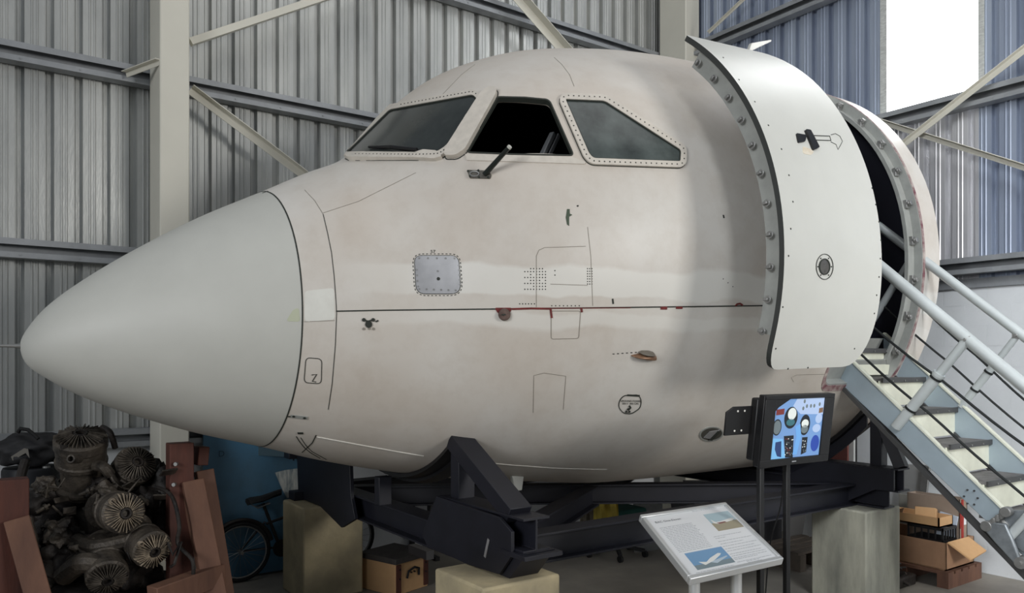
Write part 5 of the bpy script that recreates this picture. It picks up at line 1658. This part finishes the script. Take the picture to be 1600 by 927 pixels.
lean_r('white_sheet', ((1404, 772), (1430, 774), (1446, 818), (1404, 830)), 7.73, mat('off_white_sheet', srgb(150, 148, 140), .6), 'off-white sheet propped behind the upper cardboard box', 'sheet')

# ------------------------------------------------------------------ cardboard boxes on a pallet (right)
def openbox(x0, x1, y0, y1, z0, z1, m, name, label, group=None, th=.012, cat='box', flaps=()):
    t = thing(name, label, cat, ((x0 + x1) / 2, (y0 + y1) / 2, z0), group)
    mb = MB().bb((x0, y0, z0), (x1, y1, z0 + th)).bb((x0, y0, z0), (x0 + th, y1, z1)).bb((x1 - th, y0, z0), (x1, y1, z1)).bb((x0, y0, z0), (x1, y0 + th, z1)).bb((x0, y1 - th, z0), (x1, y1, z1))
    build('box_body', mb, m, t)
    for f in flaps: build('flap', MB().prism(f, (0, 0, th) if len(f) == 4 else (0, 0, th)), m, t)
    return t
# pallet
px0, px1, py0, py1 = 7.06, 7.68, 3.36, 4.2
pal = thing('timber_pallet', 'tan timber pallet under the cardboard boxes', 'pallet', ((px0 + px1) / 2, (py0 + py1) / 2, 0))
for k in range(5): build('deck_board', MB().bb((px0 + k * .13, py0, .12), (px0 + k * .13 + .10, py1, .145)), WOODT, pal)
for k in range(3): build('pallet_block', MB().bb((px0, py0 + k * .37, 0), (px1, py0 + k * .37 + .10, .12)), WOODT, pal)
BG = 'cardboard boxes by the right wall'
t = openbox(7.10, 7.62, 3.40, 4.12, .147, .39, CARD, 'cardboard_box', 'open brown cardboard box lowest on the pallet with its flap hanging out', BG)
mb = MB().prism([(7.12, 3.398, .39), (7.50, 3.398, .39), (7.56, 3.27, .28), (7.22, 3.25, .25)], (0, -.004, .012)); build('flap', mb, CARDL, t)
t = thing('plastic_crate', 'black slatted plastic crate inside the open cardboard box', 'crate', (7.26, 3.61, .16))
cx0, cx1, cy0, cy1 = 7.13, 7.38, 3.44, 3.76
build('crate_floor', MB().bb((cx0, cy0, .162), (cx1, cy1, .18)), BLACK, t)
build('crate_rim', MB().bb((cx0, cy0, .485), (cx1, cy0 + .012, .51)).bb((cx0, cy1 - .012, .485), (cx1, cy1, .51)).bb((cx0, cy0, .485), (cx0 + .012, cy1, .51)).bb((cx1 - .012, cy0, .485), (cx1, cy1, .51)), BLACK, t)
build('crate_wall', MB().bb((cx0, cy0, .18), (cx1, cy0 + .008, .40)).bb((cx0, cy0, .18), (cx0 + .008, cy1, .40)).bb((cx1 - .008, cy0, .18), (cx1, cy1, .40)).bb((cx0, cy1 - .008, .18), (cx1, cy1, .40)), BLACK, t)
for k in range(6):
    x = cx0 + .005 + (cx1 - cx0 - .02) * k / 5; build('slat', MB().bb((x, cy0, .40), (x + .012, cy0 + .010, .485)), BLACK, t)
    y = cy0 + .005 + (cy1 - cy0 - .02) * k / 5; build('slat', MB().bb((cx0, y, .40), (cx0 + .010, y + .012, .485)), BLACK, t)
t = openbox(7.12, 7.37, 3.47, 3.95, .512, .60, CARDL, 'cardboard_tray', 'shallow torn cardboard tray resting on the black plastic crate', BG)
build('torn_edge', MB().prism([(7.12, 3.95, .60), (7.12, 3.80, .60), (7.11, 3.78, .645), (7.10, 3.86, .62), (7.10, 3.92, .66)], (.008, 0, 0)), CARD, t)
sb = build('small_carton', MB().box((7.23, 3.64, .605), (.13, .17, .10), Matrix.Rotation(.35, 3, 'Z') @ Matrix.Rotation(.25, 3, 'Y')), CARDL, bevel=.004, loc=(7.23, 3.64, .53)); setp(sb, 'small light brown carton tilted in the cardboard tray', 'box', BG)
wb = build('white_folder', MB().box((7.405, 3.55, .40), (.014, .16, .40), Matrix.Rotation(.16, 3, 'X')), mat('white_plastic', srgb(196, 206, 220), .4), loc=(7.40, 3.55, .17)); setp(wb, 'white folder standing at the right end of the black crate', 'folder')
t = openbox(7.43, 7.58, 3.44, 3.92, .162, .74, mat('greyish_cardboard', srgb(146, 130, 116), .8, var=.12, vscale=4), 'cardboard_box', 'tall cardboard box with red tape standing in the lower open box', BG)
build('red_tape', MB().bb((7.465, 3.432, .30), (7.495, 3.44, .735)), mat('red_tape', srgb(160, 50, 42), .5), t)
build('red_print', MB().prism([(7.435, 3.434, .66), (7.46, 3.434, .71), (7.455, 3.434, .50), (7.44, 3.434, .47)], (0, .005, 0)), mat('red_tape', srgb(160, 50, 42)), t)
build('white_label', MB().bb((7.50, 3.432, .50), (7.545, 3.438, .62)), PAPER, t)
# crate slats
mb = MB()
sb_ = thing('scrap_heap', 'tangle of dark scrap metal parts in front of the boxes beside the grey plinth', 'scrap', (6.8, 3.9, 0))
rn = random.Random(9)
for k in range(9):
    c = Vector((6.72 + rn.random() * .2, 3.66 + rn.random() * .45, .10 + rn.random() * .22))
    P = [c + Vector((rn.uniform(-.09, .09), rn.uniform(-.12, .12), rn.uniform(-.09, .09))) for _ in range(4)]
    build('metal_rod', MB().tube(P, rn.uniform(.006, .014), n=6), mat('dark_scrap_metal', srgb(70, 66, 64), .5, .5), sb_, smooth=True)
for k in range(3):
    c = Vector((6.76 + k * .06, 3.75 + k * .16, .12 + .07 * k)); build('bent_plate', MB().box(c, (.14, .02, .2), Matrix.Rotation(k * .9, 3, 'Z') @ Matrix.Rotation(.4, 3, 'X')), BLACK, sb_)
build('scrap_base', MB().box((6.82, 3.9, .05), (.34, .6, .10)), GRIME, sb_, bevel=.02)
